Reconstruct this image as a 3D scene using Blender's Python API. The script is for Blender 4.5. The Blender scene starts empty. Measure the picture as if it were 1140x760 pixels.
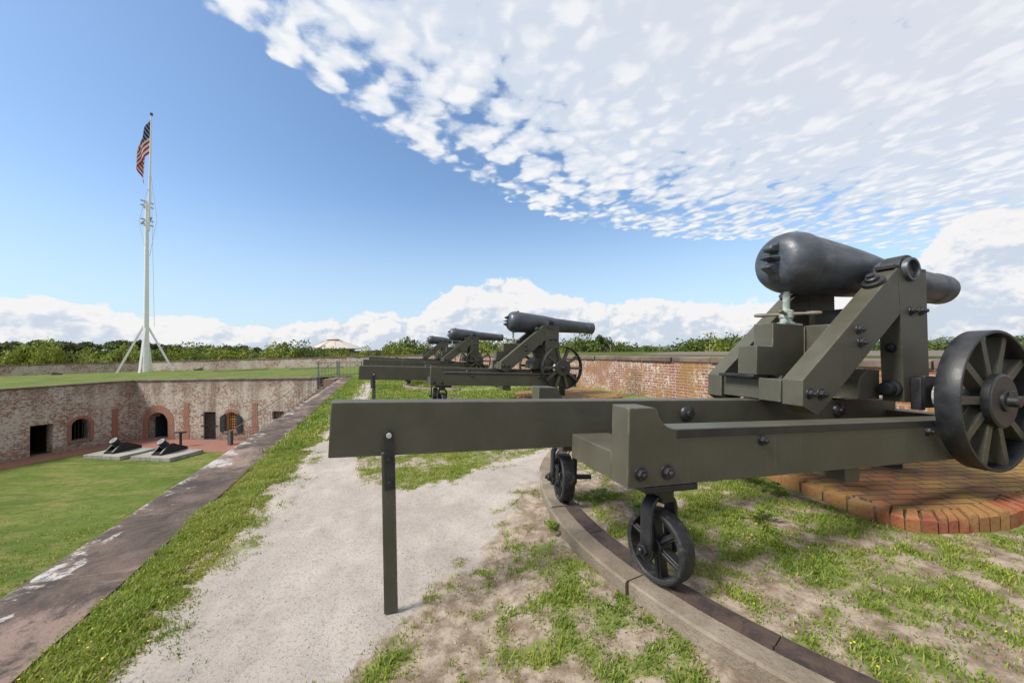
import bpy, bmesh, math, random
import numpy as np
from mathutils import Vector, Matrix
from math import pi, sin, cos, radians
random.seed(7); rng = np.random.default_rng(11)
sc = bpy.context.scene
COL = sc.collection

# ------------------------------------------------------------------ materials
def nodes(m):
    m.use_nodes = True
    nt = m.node_tree; nt.nodes.clear()
    return nt
def nd(nt, typ, ins=None, **kw):
    n = nt.nodes.new(typ)
    for k, v in kw.items(): setattr(n, k, v)
    if ins:
        for k, v in ins.items():
            s = n.inputs[k]
            if isinstance(v, bpy.types.NodeSocket): nt.links.new(v, s)
            else: s.default_value = v
    return n
def math_(nt, op, a, b=None, c=None, clamp=False):
    n = nt.nodes.new('ShaderNodeMath'); n.operation = op; n.use_clamp = clamp
    for i, v in enumerate((a, b, c)):
        if v is None: continue
        if isinstance(v, bpy.types.NodeSocket): nt.links.new(v, n.inputs[i])
        else: n.inputs[i].default_value = v
    return n.outputs[0]
def mix(nt, fac, a, b):
    n = nt.nodes.new('ShaderNodeMix'); n.data_type = 'RGBA'
    for s, v in ((n.inputs[0], fac), (n.inputs[6], a), (n.inputs[7], b)):
        if isinstance(v, bpy.types.NodeSocket): nt.links.new(v, s)
        else: s.default_value = v if not isinstance(v, tuple) else (*v[:3], 1)
    return n.outputs[2]
def sstep(nt, x, lo, hi, a=0.0, b=1.0):
    n = nt.nodes.new('ShaderNodeMapRange'); n.interpolation_type = 'SMOOTHSTEP'
    nt.links.new(x, n.inputs[0])
    for i, v in ((1, lo), (2, hi), (3, a), (4, b)):
        if isinstance(v, bpy.types.NodeSocket): nt.links.new(v, n.inputs[i])
        else: n.inputs[i].default_value = v
    return n.outputs[0]
def noise(nt, vec, scale, detail=4, rough=.55, dist=0.0):
    n = nd(nt, 'ShaderNodeTexNoise', {'Scale': scale, 'Detail': detail, 'Roughness': rough, 'Distortion': dist})
    if vec is not None: nt.links.new(vec, n.inputs['Vector'])
    return n.outputs['Fac']
def mapping(nt, vec, scale=(1,1,1), loc=(0,0,0), rot=(0,0,0)):
    n = nd(nt, 'ShaderNodeMapping', {'Scale': scale, 'Location': loc, 'Rotation': rot})
    nt.links.new(vec, n.inputs['Vector']); return n.outputs[0]
def obj_co(nt): return nt.nodes.new('ShaderNodeTexCoord').outputs['Object']
def out(nt, color, rough=.6, metal=0.0, bump=None, bstr=.3, bdist=.01, spec=.5, **kw):
    p = nd(nt, 'ShaderNodeBsdfPrincipled')
    for k, v in (('Base Color', color), ('Roughness', rough), ('Metallic', metal), ('Specular IOR Level', spec)):
        s = p.inputs[k]
        if isinstance(v, bpy.types.NodeSocket): nt.links.new(v, s)
        else: s.default_value = (*v[:3], 1) if isinstance(v, tuple) else v
    for k, v in kw.items(): p.inputs[k.replace('_', ' ')].default_value = v
    if bump is not None:
        b = nd(nt, 'ShaderNodeBump', {'Strength': bstr, 'Distance': bdist, 'Height': bump})
        nt.links.new(b.outputs[0], p.inputs['Normal'])
    o = nd(nt, 'ShaderNodeOutputMaterial'); nt.links.new(p.outputs[0], o.inputs[0])
    return p
MATS = {}
def mat(name, fn):
    if name not in MATS:
        m = bpy.data.materials.new(name); fn(nodes(m)); MATS[name] = m
    return MATS[name]

def f_olive(nt):
    co = obj_co(nt)
    n1 = noise(nt, co, 3.0, 5, .6); n2 = noise(nt, mapping(nt, co, (26, 26, 3.5)), 1.0, 4, .6); n3 = noise(nt, co, 60, 3, .6)
    c = mix(nt, sstep(nt, n1, .3, .7), (.070,.068,.049), (.090,.086,.063))
    c = mix(nt, sstep(nt, n2, .60, .80, 0, .30), c, (.15,.145,.115))
    c = mix(nt, sstep(nt, n3, .66, .78, 0, .35), c, (.045,.045,.033))
    bv = nd(nt, 'ShaderNodeBevel', {'Radius': .024}); bv.samples = 6
    ge = nd(nt, 'ShaderNodeNewGeometry')
    dt = nd(nt, 'ShaderNodeVectorMath', {0: bv.outputs[0], 1: ge.outputs['Normal']}, operation='DOT_PRODUCT').outputs['Value']
    edge = math_(nt, 'MULTIPLY', sstep(nt, dt, .86, .985, 1.0, 0.0), sstep(nt, noise(nt, co, 11, 6, .75), .47, .62))
    c = mix(nt, math_(nt, 'MULTIPLY', edge, .6), c, (.24,.235,.205))
    n6 = noise(nt, co, 1.3, 7, .7, .8)
    c = mix(nt, sstep(nt, n6, .52, .62, 0, .28), c, (.050,.046,.034))
    c = mix(nt, sstep(nt, n6, .30, .40, .30, 0), c, (.125,.120,.092))
    n7 = noise(nt, mapping(nt, co, (60, 60, 4)), 1.0, 3, .6)
    c = mix(nt, math_(nt, 'MULTIPLY', sstep(nt, n7, .62, .74), sstep(nt, noise(nt, co, 2.2, 3), .5, .62, 0, .5)), c, (.16,.095,.055))
    r = sstep(nt, n1, .25, .75, .40, .58)
    out(nt, c, r, 0, math_(nt, 'ADD', n3, math_(nt, 'MULTIPLY', noise(nt, mapping(nt, co, (2, 40, 40)), 1, 3, .5), .6)), .10, .004, spec=.35)
def f_black(nt):
    co = obj_co(nt); n1 = noise(nt, co, 9, 5, .6); n2 = noise(nt, co, 70, 4, .65)
    c = mix(nt, sstep(nt, n1, .35, .7), (.012,.013,.015), (.024,.026,.029))
    c = mix(nt, sstep(nt, n2, .62, .78, 0, .55), c, (.09,.088,.085))
    out(nt, c, sstep(nt, n1, .3, .7, .38, .55), 0, n2, .25, .004)
def f_barrel(nt):
    co = obj_co(nt); n1 = noise(nt, co, 3.2, 6, .62, .6); n2 = noise(nt, co, 28, 5, .7); n3 = noise(nt, mapping(nt, co, (3, 14, 14)), 1, 5, .65)
    c = mix(nt, sstep(nt, n1, .35, .68), (.030,.036,.048), (.060,.070,.088))
    c = mix(nt, sstep(nt, n3, .55, .75, 0, .5), c, (.095,.106,.125))
    c = mix(nt, sstep(nt, n2, .64, .8, 0, .5), c, (.012,.012,.014))
    out(nt, c, sstep(nt, n3, .35, .7, .34, .56), .0, math_(nt, 'ADD', math_(nt, 'MULTIPLY', n2, 1.4), n1), .28, .007, spec=.6)
def f_tread(nt):
    co = obj_co(nt); n1 = noise(nt, co, 14, 6, .7); n2 = noise(nt, co, 60, 4, .7)
    c = mix(nt, sstep(nt, n1, .50, .72), (.014,.015,.017), (.085,.082,.08))
    c = mix(nt, sstep(nt, n2, .62, .75, 0, .5), c, (.22,.21,.20))
    out(nt, c, .6, 0, n1, .4, .01)
def f_worn(nt):
    co = obj_co(nt); n1 = noise(nt, co, 16, 6, .75, 1.); n2 = noise(nt, co, 55, 4, .7)
    c = mix(nt, sstep(nt, n1, .44, .58), (.42,.41,.39), (.10,.10,.10))
    c = mix(nt, sstep(nt, n2, .55, .7, 0, .6), c, (.60,.59,.56))
    out(nt, c, .65, 0, n1, .5, .01)
def f_verdigris(nt):
    co = obj_co(nt); n1 = noise(nt, co, 22, 5, .65)
    out(nt, mix(nt, sstep(nt, n1, .4, .62), (.22,.27,.23), (.42,.46,.41)), .7, .0, n1, .3, .005)
def f_brass(nt):
    co = obj_co(nt); n1 = noise(nt, co, 30, 4, .6)
    out(nt, mix(nt, n1, (.12,.095,.07), (.20,.165,.125)), .6, .0)
def f_white(nt):
    co = obj_co(nt); n1 = noise(nt, co, .8, 4, .6)
    out(nt, mix(nt, n1, (.70,.71,.72), (.82,.82,.82)), .45)
def f_rope(nt): out(nt, (.62,.62,.6), .8)
def f_rust(nt):
    co = obj_co(nt); n1 = noise(nt, co, 7, 6, .68, .6); n2 = noise(nt, co, 60, 4, .7)
    c = mix(nt, sstep(nt, n1, .34, .66), (.024,.020,.019), (.080,.052,.040))
    c = mix(nt, sstep(nt, n2, .6, .75, 0, .5), c, (.17,.12,.095))
    out(nt, c, .68, .0, math_(nt, 'ADD', n1, n2), .5, .01)
def f_stone(nt):
    co = obj_co(nt); n1 = noise(nt, co, 2.2, 6, .62, .3); n2 = noise(nt, co, 46, 5, .7); n3 = noise(nt, co, .9, 3)
    c = mix(nt, sstep(nt, n1, .34, .68), (.175,.140,.100), (.31,.26,.20))
    c = mix(nt, sstep(nt, n3, .55, .7, 0, .55), c, (.34,.21,.13))
    c = mix(nt, sstep(nt, n2, .54, .74, 0, .7), c, (.085,.070,.052))
    c = mix(nt, sstep(nt, noise(nt, co, 6, 6, .7, .5), .56, .70, 0, .55), c, (.10,.085,.062))
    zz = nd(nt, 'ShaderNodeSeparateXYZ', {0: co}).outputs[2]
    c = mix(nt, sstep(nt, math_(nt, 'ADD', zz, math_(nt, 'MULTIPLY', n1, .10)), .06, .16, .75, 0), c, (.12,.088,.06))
    out(nt, c, .85, 0, math_(nt, 'ADD', n2, n1), .8, .015)
def f_paleslab(nt):
    co = obj_co(nt); n1 = noise(nt, co, 2.2, 6, .62); n2 = noise(nt, co, 20, 4, .6)
    c = mix(nt, sstep(nt, n1, .3, .7), (.20,.195,.175), (.32,.31,.285))
    out(nt, c, .85, 0, n2, .4, .02)
def f_coping(nt):
    co = obj_co(nt); n1 = noise(nt, co, 2.0, 9, .74, .5); n2 = noise(nt, co, 34, 5, .72)
    n3 = math_(nt, 'ADD', math_(nt, 'MULTIPLY', noise(nt, co, 3.4, 7, .70, .5), .75), math_(nt, 'MULTIPLY', noise(nt, mapping(nt, co, (.55, .1, 1)), 1, 3, .6), .30)); n4 = noise(nt, mapping(nt, co, (.35, .8, 1)), 1, 4, .5)
    c = mix(nt, sstep(nt, n1, .32, .66), (.050,.040,.034), (.150,.110,.090))
    c = mix(nt, sstep(nt, math_(nt, 'ADD', math_(nt, 'MULTIPLY', n4, .6), math_(nt, 'MULTIPLY', n1, .4)), .50, .56, 0, .8), c, (.25,.18,.15))
    c = mix(nt, sstep(nt, noise(nt, co, 7, 7, .75, .3), .55, .66, 0, .7), c, (.040,.034,.033))
    c = mix(nt, sstep(nt, n2, .54, .74, 0, .6), c, (.035,.032,.03))
    sep = nd(nt, 'ShaderNodeSeparateXYZ', {0: co})
    edge = sstep(nt, sep.outputs[1], -.52, -.02)       # lichen keeps to the courtyard edge
    lm = math_(nt, 'ADD', n3, math_(nt, 'MULTIPLY', math_(nt, 'SUBTRACT', edge, 1.0), .20))
    c = mix(nt, math_(nt, 'MULTIPLY', sstep(nt, lm, .520, .585, 0, .9), sstep(nt, noise(nt, co, 18, 6, .75), .38, .54)), c, (.46,.44,.425))
    # joints between the slabs
    fx = math_(nt, 'FRACT', math_(nt, 'MULTIPLY', math_(nt, 'ADD', sep.outputs[0], math_(nt, 'MULTIPLY', n1, .06)), 1/1.15))
    j = sstep(nt, math_(nt, 'ABSOLUTE', math_(nt, 'SUBTRACT', fx, .5)), .488, .497)
    c = mix(nt, math_(nt, 'MULTIPLY', j, math_(nt, 'MULTIPLY', n1, .7)), c, (.27,.20,.15))
    h = math_(nt, 'SUBTRACT', math_(nt, 'ADD', n2, n1), math_(nt, 'MULTIPLY', j, .8))
    out(nt, c, .85, 0, h, .7, .015, spec=.2)
def f_capstone(nt):
    co = obj_co(nt); n1 = noise(nt, co, 1.1, 6, .62, .4); n2 = noise(nt, co, 30, 5, .7)
    c = mix(nt, sstep(nt, n1, .32, .68), (.085,.062,.052), (.20,.145,.115))
    c = mix(nt, sstep(nt, n2, .56, .76, 0, .6), c, (.05,.042,.037))
    sep = nd(nt, 'ShaderNodeSeparateXYZ', {0: co})
    fx = math_(nt, 'FRACT', math_(nt, 'MULTIPLY', sep.outputs[0], 1/1.25))
    j = sstep(nt, math_(nt, 'ABSOLUTE', math_(nt, 'SUBTRACT', fx, .5)), .484, .496)
    c = mix(nt, j, c, (.03,.025,.022))
    out(nt, c, .85, 0, math_(nt, 'SUBTRACT', n2, j), .6, .02)

def brick_tex(nt, co, bw, bh, mortar, c1, c2, cm):
    sep = nd(nt, 'ShaderNodeSeparateXYZ', {0: co})
    xy = math_(nt, 'ADD', sep.outputs[0], sep.outputs[1])
    v = nd(nt, 'ShaderNodeCombineXYZ', {0: xy, 1: sep.outputs[2]}).outputs[0]
    wob = noise(nt, co, 9, 3); off = math_(nt, 'MULTIPLY', math_(nt, 'SUBTRACT', wob, .5), mortar * 1.4)
    v = nd(nt, 'ShaderNodeVectorMath', {0: v, 1: nd(nt, 'ShaderNodeCombineXYZ', {0: off, 1: off}).outputs[0]}, operation='ADD').outputs[0]
    b = nd(nt, 'ShaderNodeTexBrick', {'Scale': 1.0, 'Brick Width': bw, 'Row Height': bh, 'Mortar Size': mortar, 'Mortar Smooth': .3, 'Bias': 0.0})
    b.offset = .5; b.squash = .62; b.squash_frequency = 2
    nt.links.new(v, b.inputs['Vector'])
    for k, c in (('Color1', c1), ('Color2', c2), ('Mortar', cm)): b.inputs[k].default_value = (*c, 1)
    return b, sep, v
def f_parapet(nt):
    co = obj_co(nt)
    b, sep, v = brick_tex(nt, co, .215, .076, .012, (.30,.095,.058), (.155,.052,.040), (.46,.39,.32))
    n1 = noise(nt, co, 1.6, 8, .72, 0); n2 = noise(nt, mapping(nt, co, (1.7, 1.7, .5)), 1, 6, .68, .6); n3 = noise(nt, co, 26, 5, .72); n5 = noise(nt, co, 11, 5, .75)
    c = mix(nt, sstep(nt, n5, .35, .7, 0, .5), b.outputs[0], (.24,.10,.07))
    low = sstep(nt, sep.outputs[2], .0, .6, .14, 0.03)
    och = sstep(nt, math_(nt, 'ADD', n2, low), .47, .62, 0, .72)
    c = mix(nt, och, c, (.27,.150,.040))
    wm = math_(nt, 'MULTIPLY', sstep(nt, n1, .44, .60), sstep(nt, n5, .47, .57))
    c = mix(nt, math_(nt, 'MULTIPLY', wm, .85), c, (.60,.56,.52))
    c = mix(nt, sstep(nt, n3, .62, .78, 0, .5), c, (.08,.05,.035))
    h = math_(nt, 'SUBTRACT', math_(nt, 'MULTIPLY', n3, .5), b.outputs[1])
    out(nt, c, .88, 0, h, .7, .012)
def f_whitewash(nt, amount=.5, gr=1.0):
    co = obj_co(nt)
    b, sep, v = brick_tex(nt, co, .23, .078, .010, (.27,.10,.060), (.12,.055,.040), (.40,.34,.27))
    n1 = noise(nt, co, .55, 5, .6, .3)
    n2 = noise(nt, mapping(nt, co, (7., 7., 12)), 1, 5, .75)
    n3 = noise(nt, mapping(nt, co, (.8, .8, .12)), 1, 5, .6)
    n4 = noise(nt, co, 14, 4, .7)
    cellv = nd(nt, 'ShaderNodeTexVoronoi', {'Scale': 1.0}); nt.links.new(mapping(nt, co, (8., 8., 13)), cellv.inputs['Vector'])
    cell = nd(nt, 'ShaderNodeSeparateColor', {0: cellv.outputs['Color']}).outputs[0]
    m = math_(nt, 'ADD', math_(nt, 'MULTIPLY', n2, .55), math_(nt, 'MULTIPLY', cell, .26))
    m = math_(nt, 'ADD', m, math_(nt, 'MULTIPLY', n1, .60))
    wash = sstep(nt, m, .73 - amount * .3, .95 - amount * .3, 0, .92)
    wc = mix(nt, n4, (.37,.335,.285), (.62,.57,.505))
    c = mix(nt, wash, b.outputs[0], wc)
    top = sstep(nt, sep.outputs[2], -1.6, 0.0, .0, .14*gr)
    grime = sstep(nt, math_(nt, 'ADD', n3, top), .50, .72, 0, .66*gr)
    c = mix(nt, grime, c, (.150,.105,.072))
    bot = math_(nt, 'MULTIPLY', sstep(nt, sep.outputs[2], -4.45, -3.7, .6, 0.0), sstep(nt, n2, .3, .6))
    c = mix(nt, bot, c, (.12,.085,.055))
    out(nt, c, .9, 0, math_(nt, 'SUBTRACT', n2, b.outputs[1]), .6, .02)
def f_redbrick(nt):
    co = obj_co(nt)
    b, sep, v = brick_tex(nt, co, .22, .078, .010, (.30,.10,.055), (.20,.07,.045), (.34,.26,.2))
    n1 = noise(nt, co, 1.6, 5, .65); n2 = noise(nt, co, 16, 4, .7)
    c = mix(nt, sstep(nt, n1, .5, .7, 0, .45), b.outputs[0], (.15,.07,.05))
    c = mix(nt, sstep(nt, n2, .6, .75, 0, .6), c, (.42,.34,.28))
    out(nt, c, .9, 0, math_(nt, 'SUBTRACT', n2, b.outputs[1]), .6, .02)
def f_platform(nt):
    co = obj_co(nt)
    b = nd(nt, 'ShaderNodeTexBrick', {'Scale': 1.0, 'Brick Width': .23, 'Row Height': .105, 'Mortar Size': .010, 'Mortar Smooth': .2})
    b.offset = .5
    for k, c in (('Color1', (.34,.135,.055)), ('Color2', (.185,.095,.045)), ('Mortar', (.085,.066,.045))): b.inputs[k].default_value = (*c, 1)
    nt.links.new(mapping(nt, co, (1, 1, 1), (0, 0, 0), (0, 0, .32)), b.inputs['Vector'])
    n1 = noise(nt, co, 1.5, 6, .65, .5); n2 = noise(nt, co, 30, 5, .72); n3 = noise(nt, co, 5, 5, .68)
    c = mix(nt, math_(nt, 'MULTIPLY', sstep(nt, n1, .42, .58, 0, .85), math_(nt, 'SUBTRACT', 1.0, b.outputs[1])), b.outputs[0], (.33,.205,.045))
    c = mix(nt, sstep(nt, n3, .56, .72, 0, .6), c, (.115,.085,.06))
    c = mix(nt, sstep(nt, n2, .6, .76, 0, .5), c, (.07,.05,.035))
    out(nt, c, .85, 0, math_(nt, 'SUBTRACT', math_(nt, 'ADD', n2, n3), b.outputs[1]), .7, .012)
def f_edgebrick(nt):
    co = obj_co(nt)
    at = nd(nt, 'ShaderNodeAttribute', attribute_name='shade')
    n1 = noise(nt, co, 4, 5, .65); n2 = noise(nt, co, 40, 5, .72); n3 = noise(nt, co, 1.7, 4)
    c = mix(nt, at.outputs['Fac'], (.20,.056,.030), (.42,.135,.060))
    c = mix(nt, sstep(nt, math_(nt, 'ADD', n3, math_(nt, 'MULTIPLY', n1, .3)), .53, .68, 0, .85), c, (.30,.170,.055))
    c = mix(nt, sstep(nt, n2, .52, .70, 0, .75), c, (.085,.045,.03))
    c = mix(nt, sstep(nt, noise(nt, co, 13, 4, .7), .60, .70, 0, .7), c, (.36,.27,.19))
    out(nt, c, .85, 0, n2, .7, .012)
def f_redpath(nt):
    co = obj_co(nt); n1 = noise(nt, co, .6, 5, .6); n2 = noise(nt, co, 12, 5, .7)
    b = nd(nt, 'ShaderNodeTexBrick', {'Scale': 1.0, 'Brick Width': .22, 'Row Height': .11, 'Mortar Size': .008})
    for k, c in (('Color1', (.30,.115,.08)), ('Color2', (.21,.085,.065)), ('Mortar', (.2,.14,.11))): b.inputs[k].default_value = (*c, 1)
    nt.links.new(co, b.inputs['Vector'])
    c = mix(nt, sstep(nt, n1, .4, .7, 0, .5), b.outputs[0], (.22,.12,.09))
    c = mix(nt, sstep(nt, n2, .58, .75, 0, .5), c, (.14,.08,.06))
    out(nt, c, .9, 0, n2, .4, .01)
def f_ground(nt):
    co = obj_co(nt)
    g = nd(nt, 'ShaderNodeAttribute', attribute_name='grass').outputs['Fac']
    d = nd(nt, 'ShaderNodeAttribute', attribute_name='dirt').outputs['Fac']
    n1 = noise(nt, co, 1.2, 6, .6, .3); n2 = noise(nt, co, 55, 6, .75); n3 = noise(nt, co, 9, 6, .7); n4 = noise(nt, co, 170, 3, .7)
    grav = mix(nt, sstep(nt, n1, .3, .7), (.355,.312,.278), (.465,.418,.375))
    grav = mix(nt, sstep(nt, n2, .50, .66, 0, .75), grav, (.20,.165,.135))
    grav = mix(nt, sstep(nt, n4, .60, .72, 0, .5), grav, (.66,.61,.55))
    grav = mix(nt, sstep(nt, n3, .50, .72, 0, .45), grav, (.27,.23,.19))
    vor = nd(nt, 'ShaderNodeTexVoronoi', {'Scale': 62.0}); nt.links.new(co, vor.inputs['Vector'])
    grav = mix(nt, sstep(nt, vor.outputs['Distance'], .0, .18, .55, 0), grav, (.60,.57,.54))
    dirt = mix(nt, sstep(nt, n3, .36, .66), (.20,.148,.105), (.43,.355,.28))
    dirt = mix(nt, sstep(nt, n2, .55, .75, 0, .6), dirt, (.075,.052,.036))
    c = mix(nt, sstep(nt, math_(nt, 'ADD', d, math_(nt, 'MULTIPLY', math_(nt, 'SUBTRACT', n3, .5), .8)), .35, .65), grav, dirt)
    gr = mix(nt, sstep(nt, n3, .3, .7), (.105,.150,.030), (.215,.245,.060))
    gr = mix(nt, sstep(nt, n2, .5, .7, 0, .6), gr, (.15,.135,.05))
    gf = math_(nt, 'ADD', g, math_(nt, 'MULTIPLY', math_(nt, 'SUBTRACT', n2, .5), .7))
    c = mix(nt, sstep(nt, gf, .42, .72, 0, .9), c, gr)
    h = math_(nt, 'ADD', math_(nt, 'MULTIPLY', n2, 1.1), math_(nt, 'ADD', math_(nt, 'MULTIPLY', n1, 3.0), math_(nt, 'MULTIPLY', n4, .7)))
    out(nt, c, .95, 0, h, .75, .012, spec=.2)
def f_lawn(nt):
    co = obj_co(nt); n1 = noise(nt, co, .35, 6, .62, .4); n2 = noise(nt, co, 3.2, 6, .7); n3 = noise(nt, co, 26, 4, .75)
    n5 = noise(nt, mapping(nt, co, (.5, 1.5, 1), rot=(0, 0, .5)), 1, 5, .6)
    c = mix(nt, sstep(nt, n1, .34, .66), (.070,.115,.015), (.130,.172,.030))
    c = mix(nt, sstep(nt, n5, .44, .66, 0, .85), c, (.205,.198,.066))
    c = mix(nt, sstep(nt, n2, .46, .66, 0, .65), c, (.052,.092,.013))
    c = mix(nt, sstep(nt, n3, .50, .66, 0, .75), c, (.20,.225,.085))
    out(nt, c, .95, 0, math_(nt, 'ADD', n3, n2), .8, .06, spec=.15)
def f_wild(nt):
    co = obj_co(nt); n1 = noise(nt, co, .05, 5, .6); n2 = noise(nt, co, .8, 5, .7)
    c = mix(nt, sstep(nt, n1, .3, .7), (.045,.065,.016), (.11,.13,.035))
    c = mix(nt, sstep(nt, n2, .5, .7, 0, .6), c, (.03,.045,.012))
    out(nt, c, .95, 0, n2, .8, .3, spec=.1)
def f_blade(nt):
    at = nd(nt, 'ShaderNodeAttribute', attribute_name='shade').outputs['Fac']
    r = nd(nt, 'ShaderNodeValToRGB'); nt.links.new(at, r.inputs[0]); e = r.color_ramp.elements
    e[0].position = 0; e[0].color = (.075,.150,.016,1); e[1].position = .55; e[1].color = (.215,.310,.036,1)
    x = e.new(.82); x.color = (.32,.36,.06,1); x = e.new(1.0); x.color = (.42,.34,.18,1)
    p = out(nt, r.outputs[0], .55, 0, spec=.3)
    p.inputs['Transmission Weight'].default_value = 0
    t = nd(nt, 'ShaderNodeBsdfTranslucent', {0: r.outputs[0]})
    m = nd(nt, 'ShaderNodeMixShader', {0: .35, 1: p.outputs[0], 2: t.outputs[0]})
    nt.links.new(m.outputs[0], nt.nodes['Material Output'].inputs[0])
def f_yellow(nt): out(nt, (.75,.55,.02), .6)
def leaf(c1, c2, c3):
    def f(nt):
        at = nd(nt, 'ShaderNodeAttribute', attribute_name='shade').outputs['Fac']
        oi = nd(nt, 'ShaderNodeObjectInfo').outputs['Random']
        c = mix(nt, at, c1, c2)
        c = mix(nt, math_(nt, 'MULTIPLY', oi, .6), c, c3)
        p = out(nt, c, .6, 0, spec=.25)
        t = nd(nt, 'ShaderNodeBsdfTranslucent', {0: c})
        m = nd(nt, 'ShaderNodeMixShader', {0: .3, 1: p.outputs[0], 2: t.outputs[0]})
        nt.links.new(m.outputs[0], nt.nodes['Material Output'].inputs[0])
    return f
def f_bark(nt):
    n1 = noise(nt, obj_co(nt), 8, 5, .7); out(nt, mix(nt, n1, (.07,.055,.042), (.15,.125,.10)), .9)
def f_deadwood(nt): out(nt, (.30,.275,.25), .9)
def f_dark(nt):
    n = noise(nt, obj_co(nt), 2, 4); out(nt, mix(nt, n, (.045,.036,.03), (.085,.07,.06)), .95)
def f_water(nt):
    co = obj_co(nt); n = noise(nt, co, .08, 5, .6)
    out(nt, (.10,.14,.17), .35, 0, n, .3, .3)
def f_shore(nt):
    n = noise(nt, obj_co(nt), .02, 5, .6); out(nt, mix(nt, n, (.05,.07,.075), (.08,.10,.10)), .95)  # distance haze painted into the woods: bluish base colour, no air volume
def f_roof(nt):
    co = obj_co(nt); n = noise(nt, co, 2, 4)
    out(nt, mix(nt, n, (.42,.37,.32), (.54,.49,.44)), .8)
def f_plain(c, r=.7):
    return lambda nt: out(nt, mix(nt, noise(nt, obj_co(nt), 6, 4, .6), tuple(x * .85 for x in c), tuple(x * 1.12 for x in c)), r)
def f_orange(nt): out(nt, (.40,.19,.06), .6)
def f_flag(nt):
    uv = nd(nt, 'ShaderNodeUVMap', uv_map='cloth').outputs[0]
    sep = nd(nt, 'ShaderNodeSeparateXYZ', {0: uv}); x, y = sep.outputs[0], sep.outputs[1]   # x along fly 0..1, y down hoist 0..1
    s = math_(nt, 'MODULO', math_(nt, 'FLOOR', math_(nt, 'MULTIPLY', y, 13)), 2)
    c = mix(nt, s, (.50,.035,.05), (.78,.78,.78))
    inx = math_(nt, 'LESS_THAN', x, .4); iny = math_(nt, 'LESS_THAN', y, 7/13)
    can = math_(nt, 'MULTIPLY', inx, iny)
    # rows of stars
    sx = math_(nt, 'MULTIPLY', x, 11/.4 / 2); ry = math_(nt, 'MULTIPLY', y, 9/(7/13))
    row = math_(nt, 'MODULO', math_(nt, 'FLOOR', ry), 2)
    fx = math_(nt, 'SUBTRACT', math_(nt, 'FRACT', math_(nt, 'ADD', sx, math_(nt, 'MULTIPLY', row, .5))), .5)
    fy = math_(nt, 'SUBTRACT', math_(nt, 'FRACT', ry), .5)
    r = math_(nt, 'SQRT', math_(nt, 'ADD', math_(nt, 'POWER', math_(nt, 'MULTIPLY', fx, 1.9), 2), math_(nt, 'POWER', fy, 2)))
    ang = math_(nt, 'ARCTAN2', math_(nt, 'MULTIPLY', fx, 1.9), math_(nt, 'MULTIPLY', fy, -1.0))
    rad = math_(nt, 'ADD', .33, math_(nt, 'MULTIPLY', math_(nt, 'COSINE', math_(nt, 'MULTIPLY', ang, 5)), .12))
    st = math_(nt, 'LESS_THAN', r, rad)
    cc = mix(nt, st, (.022,.035,.14), (.78,.78,.78))
    c = mix(nt, can, c, cc)
    p = out(nt, c, .8, 0, spec=.2)
    t = nd(nt, 'ShaderNodeBsdfTranslucent', {0: c})
    m = nd(nt, 'ShaderNodeMixShader', {0: .3, 1: p.outputs[0], 2: t.outputs[0]})
    nt.links.new(m.outputs[0], nt.nodes['Material Output'].inputs[0])

OLIVE = mat('olive_paint', f_olive); BLACK = mat('black_iron', f_black); GUN = mat('cast_iron_gun', f_barrel)
TREAD = mat('worn_tread', f_tread); WORN = mat('worn_roller', f_worn); VERD = mat('verdigris', f_verdigris); BRASS = mat('old_brass', f_brass)
WHITE = mat('white_paint', f_white); ROPE = mat('rope', f_rope); RUST = mat('rusty_iron', f_rust); STONE = mat('granite_kerb', f_stone)
COPING = mat('coping_slabs', f_coping); CAP = mat('cap_stone', f_capstone); PARA = mat('parapet_brick', f_parapet)
WASH = mat('whitewashed_brick', lambda nt: f_whitewash(nt, .50)); WASH2 = WASH
FARW = mat('far_parapet_brick', lambda nt: f_whitewash(nt, .54, .30)); REDB = mat('red_brick', f_redbrick)
PLAT = mat('platform_brick', f_platform); EDGEB = mat('edge_brick', f_edgebrick); REDP = mat('brick_path', f_redpath)
GROUND = mat('terreplein_ground', f_ground); LAWN = mat('lawn_ground', f_lawn); WILD = mat('wild_ground', f_wild)
BLADE = mat('grass_blade', f_blade); YELLOW = mat('yellow_petal', f_yellow); BARK = mat('bark', f_bark); DEAD = mat('dead_wood', f_deadwood)
DARK = mat('dark_interior', f_dark); WATER = mat('sound_water', f_water); SHORE = mat('hazy_shore_woods', f_shore); ROOF = mat('pale_roof', f_roof)
SLAB = mat('pale_slab', f_paleslab); ORANGE = mat('orange_frame', f_orange); FLAG = mat('flag_cloth', f_flag)
SHUT = mat('shutter_paint', f_plain((.020,.026,.036), .5)); RAILM = mat('grey_green_iron', f_plain((.13,.16,.15), .6))
CREAM = mat('cream_wall', f_plain((.42,.39,.35))); DKRED = mat('dark_red_roof', f_plain((.075,.032,.028))); GLASS = mat('dark_glass', f_plain((.03,.035,.04), .2))
MORT = mat('mortar_black', f_plain((.012,.012,.013), .5)); SILL = mat('sill_stone', f_plain((.20,.13,.10), .85)); GREYIRON = mat('grey_muzzle', f_plain((.12,.125,.13), .5))
LEAF_G = mat('bush_leaf', leaf((.060,.100,.018), (.165,.220,.042), (.095,.125,.028)))
LEAF_D = mat('cedar_leaf', leaf((.034,.055,.018), (.095,.125,.040), (.075,.090,.030)))
LEAF_Y = mat('bright_leaf', leaf((.120,.165,.020), (.290,.320,.050), (.19,.23,.03)))
LEAF_R = mat('rusty_leaf', leaf((.12,.055,.035), (.20,.10,.06), (.10,.09,.04)))

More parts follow.
